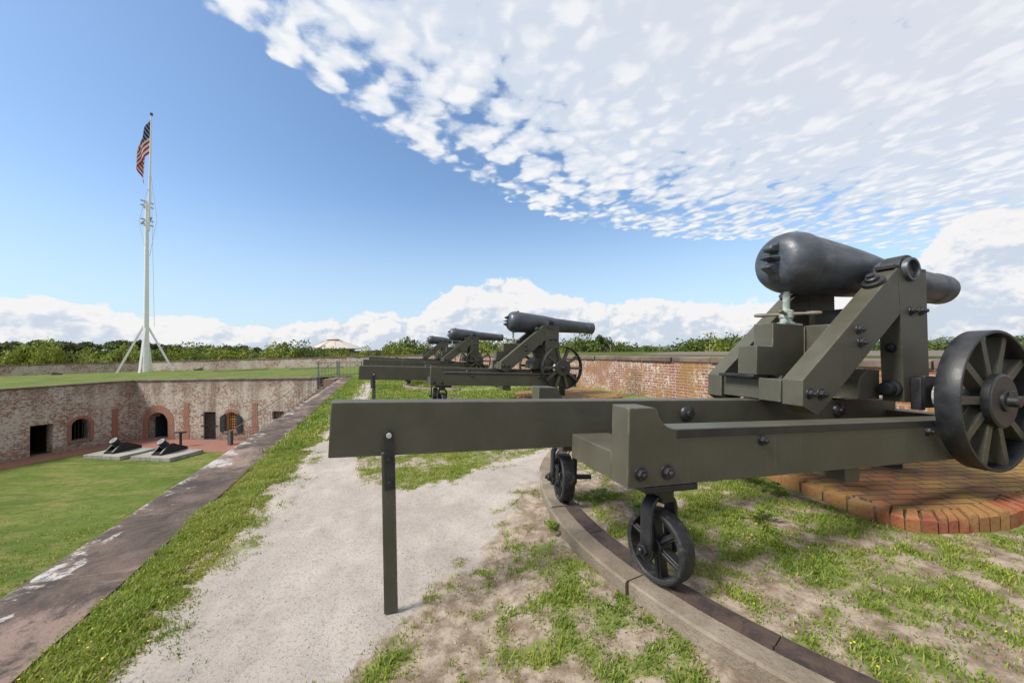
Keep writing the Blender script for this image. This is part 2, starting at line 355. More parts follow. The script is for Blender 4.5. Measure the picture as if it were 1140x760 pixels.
# ------------------------------------------------------------------ mesh helpers
class MB:
    def __init__(s): s.v = []; s.f = []; s.sm = []
    def add(s, verts, faces, smooth=False):
        k = len(s.v); s.v += [tuple(map(float, p)) for p in verts]
        s.f += [tuple(i + k for i in f) for f in faces]; s.sm += [smooth] * len(faces); return s
    def box(s, a, b):
        (x0, y0, z0), (x1, y1, z1) = a, b
        return s.add([(x0,y0,z0),(x1,y0,z0),(x1,y1,z0),(x0,y1,z0),(x0,y0,z1),(x1,y0,z1),(x1,y1,z1),(x0,y1,z1)],
                     [(0,3,2,1),(4,5,6,7),(0,1,5,4),(1,2,6,5),(2,3,7,6),(3,0,4,7)])
    def beam(s, p0, p1, w, h, up=(0,0,1)):
        p0, p1 = Vector(p0), Vector(p1); d = (p1 - p0).normalized(); up = Vector(up)
        if abs(d.dot(up)) > .98: up = Vector((1,0,0))
        a = d.cross(up).normalized() * w / 2; b = a.cross(d).normalized() * h / 2
        vs = [p + sa * a + sb * b for p in (p0, p1) for sa, sb in ((-1,-1),(1,-1),(1,1),(-1,1))]
        return s.add(vs, [(0,1,2,3),(7,6,5,4),(0,4,5,1),(1,5,6,2),(2,6,7,3),(3,7,4,0)])
    def prism(s, poly, y0, y1):          # polygon in XZ, thickness along Y
        n = len(poly)
        vs = [(x, y0, z) for x, z in poly] + [(x, y1, z) for x, z in poly]
        return s.add(vs, [tuple(range(n)), tuple(range(2*n-1, n-1, -1))] + [(i, i+n, (i+1) % n + n, (i+1) % n) for i in range(n)])
    def slab(s, poly, z0, z1):           # polygon in XY
        n = len(poly)
        vs = [(x, y, z0) for x, y in poly] + [(x, y, z1) for x, y in poly]
        return s.add(vs, [tuple(range(n-1, -1, -1)), tuple(range(n, 2*n))] + [(i, (i+1) % n, (i+1) % n + n, i+n) for i in range(n)])
    def lathe(s, p0, axis, prof, n=32, smooth=True, caps=True):   # prof = (distance along axis, radius)
        ax = Vector(axis).normalized(); p0 = Vector(p0)
        u = ax.cross(Vector((0,0,1)) if abs(ax.z) < .9 else Vector((1,0,0))).normalized(); w = ax.cross(u)
        vs = []; fs = []
        for d, r in prof:
            for k in range(n):
                t = 2*pi*k/n; vs.append(p0 + ax*d + (u*cos(t) + w*sin(t)) * max(r, 1e-4))
        for i in range(len(prof)-1):
            for k in range(n):
                a = i*n+k; b = i*n+(k+1) % n; fs.append((a, a+n, b+n, b))
        s.add(vs, fs, smooth)
        if not caps: return s
        k = len(s.v) - len(vs)
        s.f.append(tuple(k+i for i in range(n))); s.sm.append(False)
        m = k + (len(prof)-1)*n
        s.f.append(tuple(m+i for i in range(n-1, -1, -1))); s.sm.append(False)
        return s
    def cyl(s, p0, p1, r, n=20, r1=None):
        p0, p1 = Vector(p0), Vector(p1)
        return s.lathe(p0, p1-p0, [(0, r), ((p1-p0).length, r if r1 is None else r1)], n)
    def bolt(s, p, axis, r):             # washer, hexagon nut and stub
        s.lathe(p, axis, [(0, r*1.35), (r*.25, r*1.3)], 14); s.lathe(p, axis, [(0, r), (r*.85, r), (r*1.0, r*.85)], 6, False)
        s.lathe(p, axis, [(0, r*.5), (r*1.45, r*.5), (r*1.6, r*.35)], 10); return s
    def build(s, name, m, parent=None, T=None, bevel=0, link=True):
        vs = s.v
        if T is not None: vs = [tuple(T @ Vector(p)) for p in vs]
        me = bpy.data.meshes.new(name); me.from_pydata(vs, [], s.f)
        me.polygons.foreach_set('use_smooth', s.sm); me.materials.append(m)
        bm = bmesh.new(); bm.from_mesh(me); bmesh.ops.recalc_face_normals(bm, faces=bm.faces); bm.to_mesh(me); bm.free()
        try: me.set_sharp_from_angle(angle=radians(38))
        except Exception: pass
        o = bpy.data.objects.new(name, me); COL.objects.link(o)
        if parent: o.parent = parent
        if bevel:
            b = o.modifiers.new('bevel', 'BEVEL'); b.width = bevel; b.segments = 2; b.limit_method = 'ANGLE'; b.angle_limit = radians(40)
        return o
def tag(o, label=None, cat=None, group=None, kind=None):
    for k, v in (('label', label), ('category', cat), ('group', group), ('kind', kind)):
        if v: o[k] = v
    return o
def empty(name, loc, rz=0, label=None, cat=None, group=None):
    o = bpy.data.objects.new(name, None); COL.objects.link(o); o.location = loc; o.rotation_euler = (0,0,rz); o.empty_display_size = .2
    return tag(o, label, cat, group)
def copy_tree(o, parent=None):
    c = o.copy(); COL.objects.link(c)
    if parent: c.parent = parent
    for ch in list(o.children): copy_tree(ch, c)
    return c
def mesh_np(name, verts, faces_flat, nper, m, smooth=False, attrs=None):
    me = bpy.data.meshes.new(name); nv = len(verts); nf = len(faces_flat)//nper
    me.vertices.add(nv); me.vertices.foreach_set('co', np.asarray(verts, np.float32).ravel())
    me.loops.add(nf*nper); me.loops.foreach_set('vertex_index', np.asarray(faces_flat, np.int32))
    me.polygons.add(nf); me.polygons.foreach_set('loop_start', np.arange(0, nf*nper, nper, dtype=np.int32))
    if smooth: me.polygons.foreach_set('use_smooth', np.ones(nf, bool))
    for k, a in (attrs or {}).items():
        at = me.attributes.new(k, 'FLOAT', 'POINT'); at.data.foreach_set('value', np.asarray(a, np.float32))
    me.update(calc_edges=True); me.materials.append(m)
    return me
# value noise for ground masks
_G = rng.random((256, 256))
def vnoise(x, y):
    xi = np.floor(x).astype(int); yi = np.floor(y).astype(int); fx = x-xi; fy = y-yi
    fx = fx*fx*(3-2*fx); fy = fy*fy*(3-2*fy); g = lambda a, b: _G[a % 256, b % 256]
    return (g(xi,yi)*(1-fx)+g(xi+1,yi)*fx)*(1-fy)+(g(xi,yi+1)*(1-fx)+g(xi+1,yi+1)*fx)*fy
def fbm(x, y, o=4):
    s = 0; a = .5; t = 0
    for i in range(o): s = s + a*vnoise(x*2**i+17*i, y*2**i+31*i); t += a; a *= .55
    return s/t
def smooth(x, a, b): t = np.clip((x-a)/(b-a), 0, 1); return t*t*(3-2*t)

# ------------------------------------------------------------------ frames
EYE = 1.57
YAW, SLOPE = radians(18.1215), radians(-3.4845)
dU = np.array([-.3346, .9424]); dV = np.array([.9424, .3346])     # along the wall, across the terreplein
uv = lambda u, v: (u*dU[0]+v*dV[0], u*dU[1]+v*dV[1])
PIV = Vector((3.75, .747, 0))                                       # pintle in carriage coordinates
Ms = Matrix.Rotation(-SLOPE, 4, 'Y')
GUNS = [(.617, 2.092, -.783, 0), (-1.929, 8.763, -.778, .304), (-4.742, 16.097, -.739, .037), (-7.487, 23.945, -.724, .461)]
def gun_base(i):
    ox, oy, oz, dy = GUNS[i]; yaw = YAW + radians(dy)
    R = Matrix.Rotation(yaw, 3, 'Z') @ Ms.to_3x3()
    p = Vector((ox, oy, oz)) + R @ PIV
    return p.x, p.y, oz + .783, yaw
BASES = [gun_base(i) for i in range(4)]
# carriage coordinates -> local coordinates of the empty (on the ground under the pintle)
_p = Ms.to_3x3() @ PIV
T = Matrix.Translation((-_p.x, -_p.y, EYE - .783)) @ Ms

# ------------------------------------------------------------------ cannon
def arc_poly(cx, cz, r, a0, a1, n=8): return [(cx+r*cos(a0+(a1-a0)*i/n), cz+r*sin(a0+(a1-a0)*i/n)) for i in range(n+1)]
CY = .747
def make_cannon():
    root = empty('cannon', (0,0,0))
    def P(mb, name, m, parent=root, bevel=0): return mb.build(name, m, parent, T, bevel)
    # barrel: axis drops a little towards the muzzle
    a0 = Vector((2.08, CY, 1.684)); a1 = Vector((4.92, CY, 1.624)); ax = (a1-a0).normalized()
    prof = [(0,.03),(.0,.10),(.004,.155),(.02,.195),(.045,.228),(.085,.257),(.13,.275),(.18,.286),(.225,.289),(.245,.289),(.255,.281),(.42,.274),(.75,.258),(1.0,.241),(1.2,.222),(1.33,.207),(1.345,.200),
            (1.7,.187),(2.05,.172),(2.34,.160),(2.40,.158),(2.412,.166),(2.43,.171),(2.455,.167),(2.57,.166),(2.59,.162),(2.600,.152),(2.603,.085),(2.40,.082)]
    b = P(MB().lathe(a0, ax, prof, 56), 'barrel', GUN)
    tz = 1.61
    for sgn in (-1, 1):
        y_in = CY+sgn*.15; y_out = CY+sgn*.487
        t = MB(); t.lathe((3.14, y_in, tz), (0, sgn, 0), [(0,.15),(.09,.15),(.10,.112),(.325,.108),(.337,.103),(.337,.085),(.300,.078)], 32)
        P(t, 'trunnion', GUN, b)
    c = MB()       # breeching jaw: two horns and a pin behind the breech
    c.prism([(2.15,1.895),(2.20,1.895),(2.20,1.752),(2.01,1.752),(1.985,1.775),(2.00,1.810),(2.06,1.826),(2.10,1.862)], CY-.045, CY+.045)
    c.prism([(2.20,1.725),(2.20,1.672),(2.03,1.676),(1.95,1.690),(2.015,1.712),(2.12,1.725)], CY-.060, CY+.060)
    c.prism([(2.20,1.646),(2.20,1.465),(2.14,1.460),(2.075,1.49),(2.05,1.55),(1.99,1.58),(1.95,1.600),(1.985,1.632),(2.06,1.646)], CY-.045, CY+.045)
    P(c, 'cascabel', GUN, b, .013)
    s = MB(); s.box((2.33,CY-.03,1.955),(2.39,CY+.03,1.985)); P(s, 'sight_block', GUN, b, .004)
    # cheeks
    ck = [(1.785,.600),(2.962,1.603),(2.999,1.198),(1.985,.345),(1.954,.331),(1.915,.335),(1.785,.398)]
    up_ = [(2.967,1.604),(3.388,1.602),(3.420,.420),(3.050,.420),(3.005,1.200)]
    for near in (True, False):
        y0, y1 = (.289,.452) if near else (1.042,1.205)
        fy = y0 if near else y1; sg = -1 if near else 1
        k = P(MB().prism(ck, y0, y1), 'cheek_brace', OLIVE, root, .005); up2 = P(MB().prism(up_, y0+.002, y1-.002), 'cheek_upright', OLIVE, root, .005)
        for x, z, r in [(2.443,1.031,.033),(2.465,.923,.033),(3.159,1.235,.033),(3.297,1.245,.033),(1.863,.496,.034),(1.985,.492,.036)]:
            P(MB().bolt((x, fy, z), (0, sg, 0), r), 'bolt', BLACK, up2 if x > 3 else k)
        m = MB(); nrm = Vector((-.648,0,.761)); c0 = Vector((2.80, (y0+y1)/2, 1.464))
        m.lathe(c0, nrm, [(0,.085),(.035,.085),(.04,.075)], 20); m.lathe(c0, nrm, [(.03,.052),(.065,.052),(.075,.04)], 12); m.lathe(c0, nrm, [(.07,.03),(.095,.03)], 12)
        P(m, 'brace_bolt', BLACK, k)
        m = MB(); m.box((2.70 if False else 2.93, y0+.012, 1.603),(3.41, y1-.012, 1.640)); m.lathe((3.14, y0+.008, 1.61), (0,1,0), [(0,.135),(y1-y0-.016,.135)], 28)
        P(m, 'trunnion_plate', BLACK, up2, .005)
        m = MB(); m.bolt((3.028, (y0+y1)/2, .90), (-1,0,0), .034); P(m, 'bolt', BLACK, up2)
    # transoms between the cheeks
    P(MB().box((1.815,.452,.412),(2.05,1.042,.588)), 'rear_transom', OLIVE, root, .006)
    tr = P(MB().box((1.770,.452,.409),(1.990,.648,.596)), 'transom_block', OLIVE, root, .006)
    P(MB().box((1.725,.66,.597),(1.90,1.02,.622)), 'transom_plate', BLACK, root, .005)
    P(MB().box((2.36,.452,.845),(2.56,1.042,1.084)), 'mid_transom', OLIVE, root, .006)
    P(MB().prism([(2.98,1.06),(2.98,1.24),(3.04,1.30),(3.36,1.30),(3.36,1.06)], .452, 1.042), 'front_transom', OLIVE, root, .006)
    P(MB().prism([(2.72,.43),(2.74,.62),(2.86,.70),(3.02,.70),(3.02,.43)], .452, 1.042), 'lower_transom', OLIVE, root, .006)
    P(MB().prism([(1.76,.623),(1.76,.876),(1.95,.876),(1.95,1.086),(2.36,1.086),(2.36,.623)], .655, .842), 'screw_block', OLIVE, root, .005)
    # elevating screw
    e = MB(); e.box((2.13,.672,1.087),(2.345,.825,1.102)); e.lathe((2.24,CY,1.10), (0,0,1), [(0,.070),(.012,.070),(.016,.050),(.05,.050),(.055,.058),(.120,.058),(.128,.045),(.135,.029),(.30,.029)], 20)
    e = P(e, 'elevating_screw', VERD)
    for a in (.45, 2.02, 3.59, 5.16):
        h = MB(); d = Vector((cos(a), sin(a), .0)); h.lathe(Vector((2.24,CY,1.19))+d*.05, d, [(0,.017),(.05,.015),(.09,.012),(.11,.018),(.15,.020),(.20,.016),(.212,.008)], 10)
        P(h, 'screw_handle', BRASS, e)
    h = MB(); h.beam((2.36-.02,.652,1.07),(2.36-.02,.650,.63),.010,.008); P(h, 'chain_rod', BRASS, e)
    # axle, rollers, carriage wheels
    AX, AZ = 3.32, .487
    axl = P(MB().cyl((AX,-.25,AZ),(AX,CY*2+.25,AZ),.038,16), 'axle', BLACK)
    for sg in (-1, 1):
        Y = lambda y: y if sg < 0 else 2*CY-y
        r = MB(); r.lathe((AX, Y(.035), AZ), (0,-sg,0), [(0,.10),(.01,.140),(.125,.146),(.135,.11),(.155,.11)], 28); P(r, 'roller', WORN, axl)
        m = MB(); m.box((AX-.20, min(Y(.215),Y(.287)), .36), (AX-.135, max(Y(.215),Y(.287)), .64)); m.box((AX-.135, min(Y(.215),Y(.287)), .38), (AX+.02, max(Y(.215),Y(.287)), .66)); P(m, 'axle_bracket', BLACK, axl, .006)
        m = MB(); m.lathe((3.049, Y(.37), .535), (-1,0,0), [(0,.075),(.05,.075),(.055,.058),(.12,.055),(.125,.04)], 18); P(m, 'axle_nut', BLACK, axl)
        w = MB(); w.lathe((AX, Y(-.02), AZ), (0,sg,0), [(0,.538),(0,.556),(.006,.560),(.139,.560),(.145,.556),(.145,.538),(.139,.535),(.006,.535),(0,.538)], 72, True, False)
        w = P(w, 'carriage_wheel', BLACK)
        hb = MB(); hb.lathe((AX, Y(-.01), AZ), (0,sg,0), [(0,.07),(0,.13),(.03,.145),(.115,.145),(.12,.212),(.165,.212),(.170,.204)], 44); P(hb, 'hub', BLACK, w)
        hb = MB(); hb.lathe((AX, Y(-.179), AZ), (0,sg,0), [(0,.20),(.006,.195)], 44); P(hb, 'hub_plate', mat('hub_plate', f_plain((.040,.034,.032), .55)), w)
        hb = MB(); hb.lathe((AX, Y(-.18), AZ), (0,sg,0), [(0,.082),(.022,.082),(.026,.072),(.026,.042),(.075,.042),(.085,.034)], 24); hb.beam((AX, Y(-.222), AZ+.025),(AX, Y(-.222), AZ+.085),.03,.03); P(hb, 'axle_cap', BLACK, w, .003)
        for k in range(10):
            t = 2*pi*k/10; d = Vector((cos(t),0,sin(t))); q = MB()
            c0 = Vector((AX, Y(-.085), AZ))
            q.beam(c0+d*.13, c0+d*.536, .062, .095, (0,1,0)); P(q, 'spoke', OLIVE, w, .004)
    # chassis rails
    for near in (True, False):
        y0, y1 = (0,.167) if near else (1.327,1.494)
        fy = y0 if near else y1; sg = -1 if near else 1
        pr = [(0,0),(0,.445),(.165,.445)] + arc_poly(.325,.455,.135,radians(190),radians(270),8) + [(3.80,.32),(3.80,0)]
        r = P(MB().prism(pr, y0, y1), 'rail', OLIVE, root, .005)
        q = MB(); q.box((.328, fy-.006 if near else fy-.012, .268),(3.79, fy+.012 if near else fy+.006, .316)); P(q, 'rail_strip', BLACK, r, .002)
        for x, z, rr in [(.082,.077,.031),(.263,.078,.033),(.995,.232,.028),(2.723,.236,.028)]:
            P(MB().bolt((x, fy, z), (0,sg,0), rr), 'bolt', BLACK, r)
    t = P(MB().box((-1.600,.674,.073),(3.70,.819,.404)), 'tongue', OLIVE, root, .006)
    for x in (1.024, 2.812):
        q = MB(); q.lathe((x,.674,.30),(0,-1,0),[(0,.066),(.02,.064),(.035,.05),(.04,.03),(.06,.028)],20); P(q, 'bolt', BLACK, t)
    q = MB(); q.box((0,.167,.001),(.30,.674,.167)); q.box((0,.819,.001),(.30,1.327,.167)); P(q, 'rear_crosstie', OLIVE, root, .006)
    P(MB().box((1.827,.03,-.105),(1.985,1.464,-.002)), 'bolster', OLIVE, root, .006)
    P(MB().box((3.55,.167,.02),(3.78,1.327,.30)), 'front_crosstie', OLIVE, root, .006)
    pb = MB(); pb.lathe((3.75,CY,-.55),(0,0,1),[(0,.16),(.10,.16),(.12,.09),(.57,.09)],20); P(pb, 'pintle', BLACK)
    # prop: hangs plumb from the tongue
    Rz = Ms.to_3x3().inverted(); dn = Rz @ Vector((0,0,-1))
    top = Vector((-1.262,.655,.100)); pl = MB(); pl.beam(top, top+dn*.962, .036, .080, (1,0,0)); pl = P(pl, 'prop_post', OLIVE, root, .003)
    q = MB(); f0 = Vector((-1.262,.634,.205)); q.beam(f0, f0+dn*.33, .008, .060, (1,0,0)); q.lathe(f0+Vector((0,.004,0)), (0,-1,0), [(0,.031),(.010,.031)], 20)
    q.lathe(f0+dn*.15+Vector((0,0,0)),(0,-1,0),[(0,.016),(.016,.014)],8); q.lathe(f0+dn*.29,(0,-1,0),[(0,.018),(.018,.016)],8); P(q, 'prop_strap', BLACK, pl, .001)
    q = MB(); q.lathe(f0+Vector((0,-.004,-.0)), (0,-1,0), [(0,.017),(.012,.015)], 14); P(q, 'hinge_pin', mat('bare_steel', f_plain((.5,.49,.46), .4)), pl)
    # traverse wheels
    for sg in (-1, 1):
        c = Vector((.297, .10 if sg < 0 else 2*CY-.10, -.382)); an = .197 if sg < 0 else -.197
        A = Vector((cos(an), sin(an), 0)); S = Vector((-sin(an), cos(an), 0)); h = .054
        w = MB(); w.lathe(c-A*h, A, [(.006,.172),(0,.180),(0,.198),(.010,.207),(.098,.209),(.108,.202),(.108,.180),(.100,.172),(.006,.172)], 56, True, False)
        w = P(w, 'traverse_wheel', TREAD)
        q = MB(); q.lathe(c-A*.056, A, [(0,.040),(.004,.055),(.108,.055),(.112,.04)], 24)
        for k in range(6):
            t = 2*pi*k/6+.35; d = S*cos(t)+Vector((0,0,1))*sin(t)
            q.beam(c+d*.045-A*.006, c+d*.180-A*.006, .040, .055, A); q.beam(c+d*.045, c+d*.180, .016, .088, A)
        q.lathe(c-A*.010, A, [(0,.178),(.014,.178)], 48) if False else None
        P(q, 'wheel_web', BLACK, w, .004)
        f = MB()
        no, ro_, ri_, zc_ = 14, .118, .090, .205
        ring = [(-ro_,-.05),(-ro_,zc_)] + [(-ro_*cos(pi*i/no), zc_+ro_*.92*sin(pi*i/no)) for i in range(1,no)] + [(ro_,zc_),(ro_,-.05),(ri_,-.05),(ri_,zc_)] + [(ri_*cos(pi*i/no), zc_+ri_*sin(pi*i/no)) for i in range(1,no)] + [(-ri_,zc_),(-ri_,-.05)]
        half = len(ring)
        vs = [c+A*a_+Vector((0,0,z_))+S*sd for sd in (-.042,.042) for a_, z_ in ring]; m_ = no+2
        fs = [(i, (i+1) % half, (i+1) % half+half, i+half) for i in range(half)]
        for sd in (0, half):
            for i in range(no+2): fs.append((sd+i, sd+i+1, sd+half-2-i, sd+half-1-i))
        f.add(vs, fs)
        for e_ in (-1, 1): f.lathe(c+A*(e_*.104-.014)+Vector((0,0,-.02)), A, [(0,.050),(.028,.050)], 20)
        f.beam(c-A*.05+Vector((0,0,.31)), c+A*.05+Vector((0,0,.31)), .13, .09)
        f.box((.13, c.y-.09, -.045),(.50, c.y+.09, -.004))
        P(f, 'wheel_fork', BLACK, w, .008)
        n_ = MB(); n_.bolt(c-A*.118, -A, .034); P(n_, 'axle_nut', BLACK, w); n_ = MB().cyl(c-A*.04, c+A*.26, .022, 14); P(n_, 'axle_pin', BLACK, w)
    return root
GROUPC = 'seacoast cannons along the terreplein'
proto = make_cannon()
CL = ['large foreground cannon with olive wooden carriage, breech facing viewer, beside the gravel path',
      'second cannon from the viewer, seen side on behind the long foreground beam',
      'third cannon from the viewer, partly hidden behind the second olive carriage',
      'farthest cannon of the row, only barrel and olive carriage top showing']
for i, (x, y, z, yaw) in enumerate(BASES):
    o = proto if i == 0 else copy_tree(proto)
    o.location = (x, y, z); o.rotation_euler = (0, 0, yaw)
    tag(o, CL[i], 'cannon', GROUPC)

# traverse track: stone kerb with an iron rail let into it
ZT = .180
def make_track():
    r0, r1 = 3.42, 3.69
    root = empty('stone_track', (0,0,0))
    nb = 7; a_lo, a_hi = radians(118), radians(242)
    st = MB(); rr = random.Random(3)
    for k in range(nb):
        a = a_lo+(a_hi-a_lo)*k/nb + .0018; b = a_lo+(a_hi-a_lo)*(k+1)/nb - .0018; n = 10; j = rr.uniform(-.006,.006); jr = rr.uniform(-.012,.012)
        vs = []; fs = []
        for i in range(n+1):
            t = a+(b-a)*i/n
            for r, z in ((r0, ZT-.20), (r0, ZT-.012+j), (r1+jr-.012, ZT-.012+j), (r1+jr, ZT-.024+j), (r1+jr, ZT-.22)): vs.append((r*cos(t), r*sin(t), z))
        for i in range(n):
            for q in range(4): fs.append((i*5+q, i*5+q+1, i*5+q+6, i*5+q+5))
        fs += [(0,1,2,3,4), tuple(n*5+q for q in (4,3,2,1,0))]
        st.add(vs, fs)
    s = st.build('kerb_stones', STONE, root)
    for (q0, q1, zz) in ((3.370,3.398,ZT+.002),(3.398,3.482,ZT-.003),(3.482,3.500,ZT+.002)):
        ir = MB()
    ir = MB(); n = 90; vs = []; fs = []
    prof = [(3.446,ZT-.03),(3.446,ZT+.000),(3.462,ZT+.003),(3.536,ZT-.001),(3.540,ZT-.006),(3.545,ZT+.005),(3.556,ZT+.005),(3.558,ZT-.03)]
    seg = 6
    for sgi in range(seg):
        a = a_lo+.01+(a_hi-a_lo-.02)*sgi/seg; b = a_lo+.01+(a_hi-a_lo-.02)*(sgi+1)/seg-.0016; n = 16; vs = []; fs = []
        for i in range(n+1):
            t = a+(b-a)*i/n
            for r, z in prof: vs.append((r*cos(t), r*sin(t), z))
        m = len(prof)
        for i in range(n):
            for q in range(m-1): fs.append((i*m+q, i*m+q+1, i*m+q+1+m, i*m+q+m))
        fs += [tuple(range(m)), tuple(n*m+q for q in range(m-1,-1,-1))]
        ir.add(vs, fs)
    ir.build('iron_rail', RUST, root)
    return root
TL = ['curved stone kerb with rusty iron rail under the foreground cannon', 'curved stone kerb track under the second cannon seen side on',
      'curved stone kerb track under the third cannon', 'curved stone kerb track under the farthest cannon']
tp = make_track()
for i, (x, y, z, yaw) in enumerate(BASES):
    o = tp if i == 0 else copy_tree(tp)
    o.location = (x, y, z + (0 if i == 0 else -.06)); o.rotation_euler = (0,0,yaw); tag(o, TL[i], 'track', 'curved stone tracks under the cannons')

# brick platform under each pintle
def make_platform():
    root = empty('brick_platform', (0,0,0))
    # outline in pintle-centred coordinates of the carriage axes (x towards the parapet)
    W = lambda x, y: Matrix.Rotation(-YAW, 2) @ Vector((x-BASES[0][0], y-BASES[0][1]))
    edge = [(2.62,4.75),(2.64,4.25),(2.66,3.80),(2.72,3.36),(2.79,2.95),(2.86,2.80),(3.05,2.75),(3.3,2.775),(3.6,2.83),(3.9,2.91),(4.3,3.03),(4.9,3.22),(5.5,3.42)]
    E_ = [W(*p) for p in edge]
    far = W(4.95,6.3); far2 = W(4.1,6.6); rt = W(6.2,3.65)
    zt = .265
    poly = [tuple(p) for p in E_] + [tuple(W(5.55,3.9)), tuple(W(4.9,6.0)), tuple(W(3.6,5.6)), tuple(W(2.75,5.2))]
    c = Vector((0.2, 0.0)); inner = []
    for i, p in enumerate(poly): 
        d = (c-Vector(p)); inner.append(tuple(Vector(p)+d.normalized()*(.20 if 4 <= i < len(E_) else .10 if i < 4 else 0.0)))
    MB().slab(inner, -.05, zt-.006).build('brick_paving', PLAT, root)
    # radial header bricks along the visible edge
    MB().slab([tuple(Vector(p)+(c-Vector(p)).normalized()*.016) for p in E_]+[tuple(p) for p in poly[len(E_):]], -.05, zt-.026).build('mortar_bed', mat('platform_mortar', f_plain((.20,.15,.105), .95)), root)
    pts = []; acc = 0
    for i in range(len(E_)-1):
        a, b = E_[i], E_[i+1]; L = (b-a).length; n = max(1, round(L/(.24 if i < 4 else .090)))
        for k in range(n): pts.append((a+(b-a)*(k/n), a+(b-a)*((k+1)/n)))
    mb = MB(); sh = []; rr = random.Random(5)
    for a, b in pts:
        if (a-b).length < .03: continue
        ln = rr.uniform(.20,.235) if (a-b).length < .16 else rr.uniform(.105,.12); jz = rr.uniform(-.012,.006); out_ = rr.uniform(-.012,.02)
        d1 = (c-a).normalized(); d2 = (c-b).normalized(); g = (b-a)*.055
        q = [a-d1*out_+g, b-d2*out_-g, b+d2*ln-g, a+d1*ln+g]
        n0 = len(mb.v); e = .018
        ctr = (q[0]+q[1]+q[2]+q[3])/4
        base = [(p.x,p.y,.02) for p in q]; mid = [(p.x,p.y,zt+jz-e) for p in q]; top = [tuple((p+(ctr-p).normalized()*e).to_3d()+Vector((0,0,zt+jz+rr.uniform(-.006,.006)))) for p in q]
        mb.add(base+mid+top, [(0,1,5,4),(1,2,6,5),(2,3,7,6),(3,0,4,7),(4,5,9,8),(5,6,10,9),(6,7,11,10),(7,4,8,11),(8,9,10,11)], True)
        sh += [rr.random()]*12
    o = mb.build('edge_bricks', EDGEB, root)
    at = o.data.attributes.new('shade','FLOAT','POINT'); at.data.foreach_set('value', sh)
    return root
PL = ['orange brick platform with lichen under the foreground cannon', 'low brick platform under the second cannon by the wall',
      'low brick platform under the third cannon', 'low brick platform under the farthest cannon']
pp = make_platform()
for i, (x, y, z, yaw) in enumerate(BASES):
    o = pp if i == 0 else copy_tree(pp)
    o.location = (x, y, z); o.rotation_euler = (0,0,yaw); tag(o, PL[i], 'platform', 'brick platforms under the cannons')

# ------------------------------------------------------------------ terreplein ground
PC = np.array([[b[0], b[1], b[2]] for b in BASES])
def wall_v(): return 7.35
def masks(u, v):
    """grass density, dirt amount for points in wall coordinates"""
    x = u*dU[0]+v*dV[0]; y = u*dU[1]+v*dV[1]
    n = fbm(x*1.3+5, y*1.3+9, 4); nf = fbm(x*4.1, y*4.1, 4); nl = fbm(x*.5+40, y*.5, 3)
    e = -1.52 + .038*np.clip(u,0,14) + (nf-.5)*.16
    strip = smooth(v, e+.07, e-.06)
    n9 = fbm(x*11+3, y*11+8, 3)
    sparse = smooth(v, e+.75, e+.05)*(.34+1.1*(nf-.5)+.6*(n-.5)+1.0*(n9-.5))
    # gravel / grass boundary right of the path
    rb = np.interp(u, [-6,1.5,2.12,2.65,3.6,3.95,4.3,4.6], [-.6,-.28,-.12,.25,1.15,1.57,2.3,3.2])
    wob = (n-.5)*.9+(nf-.5)*.6+(fbm(x*9,y*9,2)-.5)*.35
    patch = smooth(v-rb+wob, -.30, .35)*(u < 4.7)
    ub = np.interp(v, [-.6,-.3,-.25,.36,1.1,2.24,3.2], [9.5,5.5,4.95,4.55,4.75,4.85,4.7])
    behind = smooth(u-ub+wob*.8, -.1, .25)
    # worn path goes on along the wall
    cl = -.85 + .02*np.clip(u-8,0,30)
    path = smooth(np.abs(v-cl-wob*.25), .52, .22)*smooth(u, 26, 18)
    rm = np.full(np.shape(u), 9.)
    ins = np.zeros(np.shape(u))
    for c in PC:
        d = np.hypot(x-c[0], y-c[1]); ins = np.maximum(ins, smooth(d, 3.50, 3.43)); rm = np.minimum(rm, d)
    n9 = fbm(x*11+3, y*11+8, 3)
    dens_p = np.clip(.30 + 1.7*(nf-.46) + 1.0*(n-.47) + 1.5*(n9-.5), .06, .95)
    dens_b = np.clip(.62 + 1.3*(nf-.45) + .9*(n-.5), 0, 1)
    dens_far = np.clip(.86 + .8*(n-.5) + .5*(nf-.5), 0, 1)
    dens_i = np.clip(.38 + 1.7*(nf-.46) + 1.2*(n-.47) + 1.3*(n9-.5) + .25*smooth(rm, 3.0, 1.8), .05, .95)
    right = smooth(v, 2.0, 3.0)
    g = np.maximum(np.maximum(strip, np.clip(sparse, 0, .6)), patch*dens_p)
    nearb = smooth(u, 9, 6)
    b = behind*(1-path)*(dens_b*nearb + dens_far*(1-nearb))
    g = np.maximum(g, b)
    near_in = ins*smooth(u, 6.0, 4.5)
    g = np.where(near_in > .5, dens_i, g)
    dirt = np.clip(np.maximum(patch*.95, np.maximum(behind*.55, near_in)), 0, 1)*(1-path) + strip*.7 + .55*smooth(v, e+.55, e+.05)*(1-strip)
    dirt = np.clip(dirt - .75*smooth(nl, .56, .66)*near_in - .25*smooth(nl, .5, .62)*patch, 0, 1)
    return np.clip(g, 0, 1), np.clip(dirt, 0, 1)
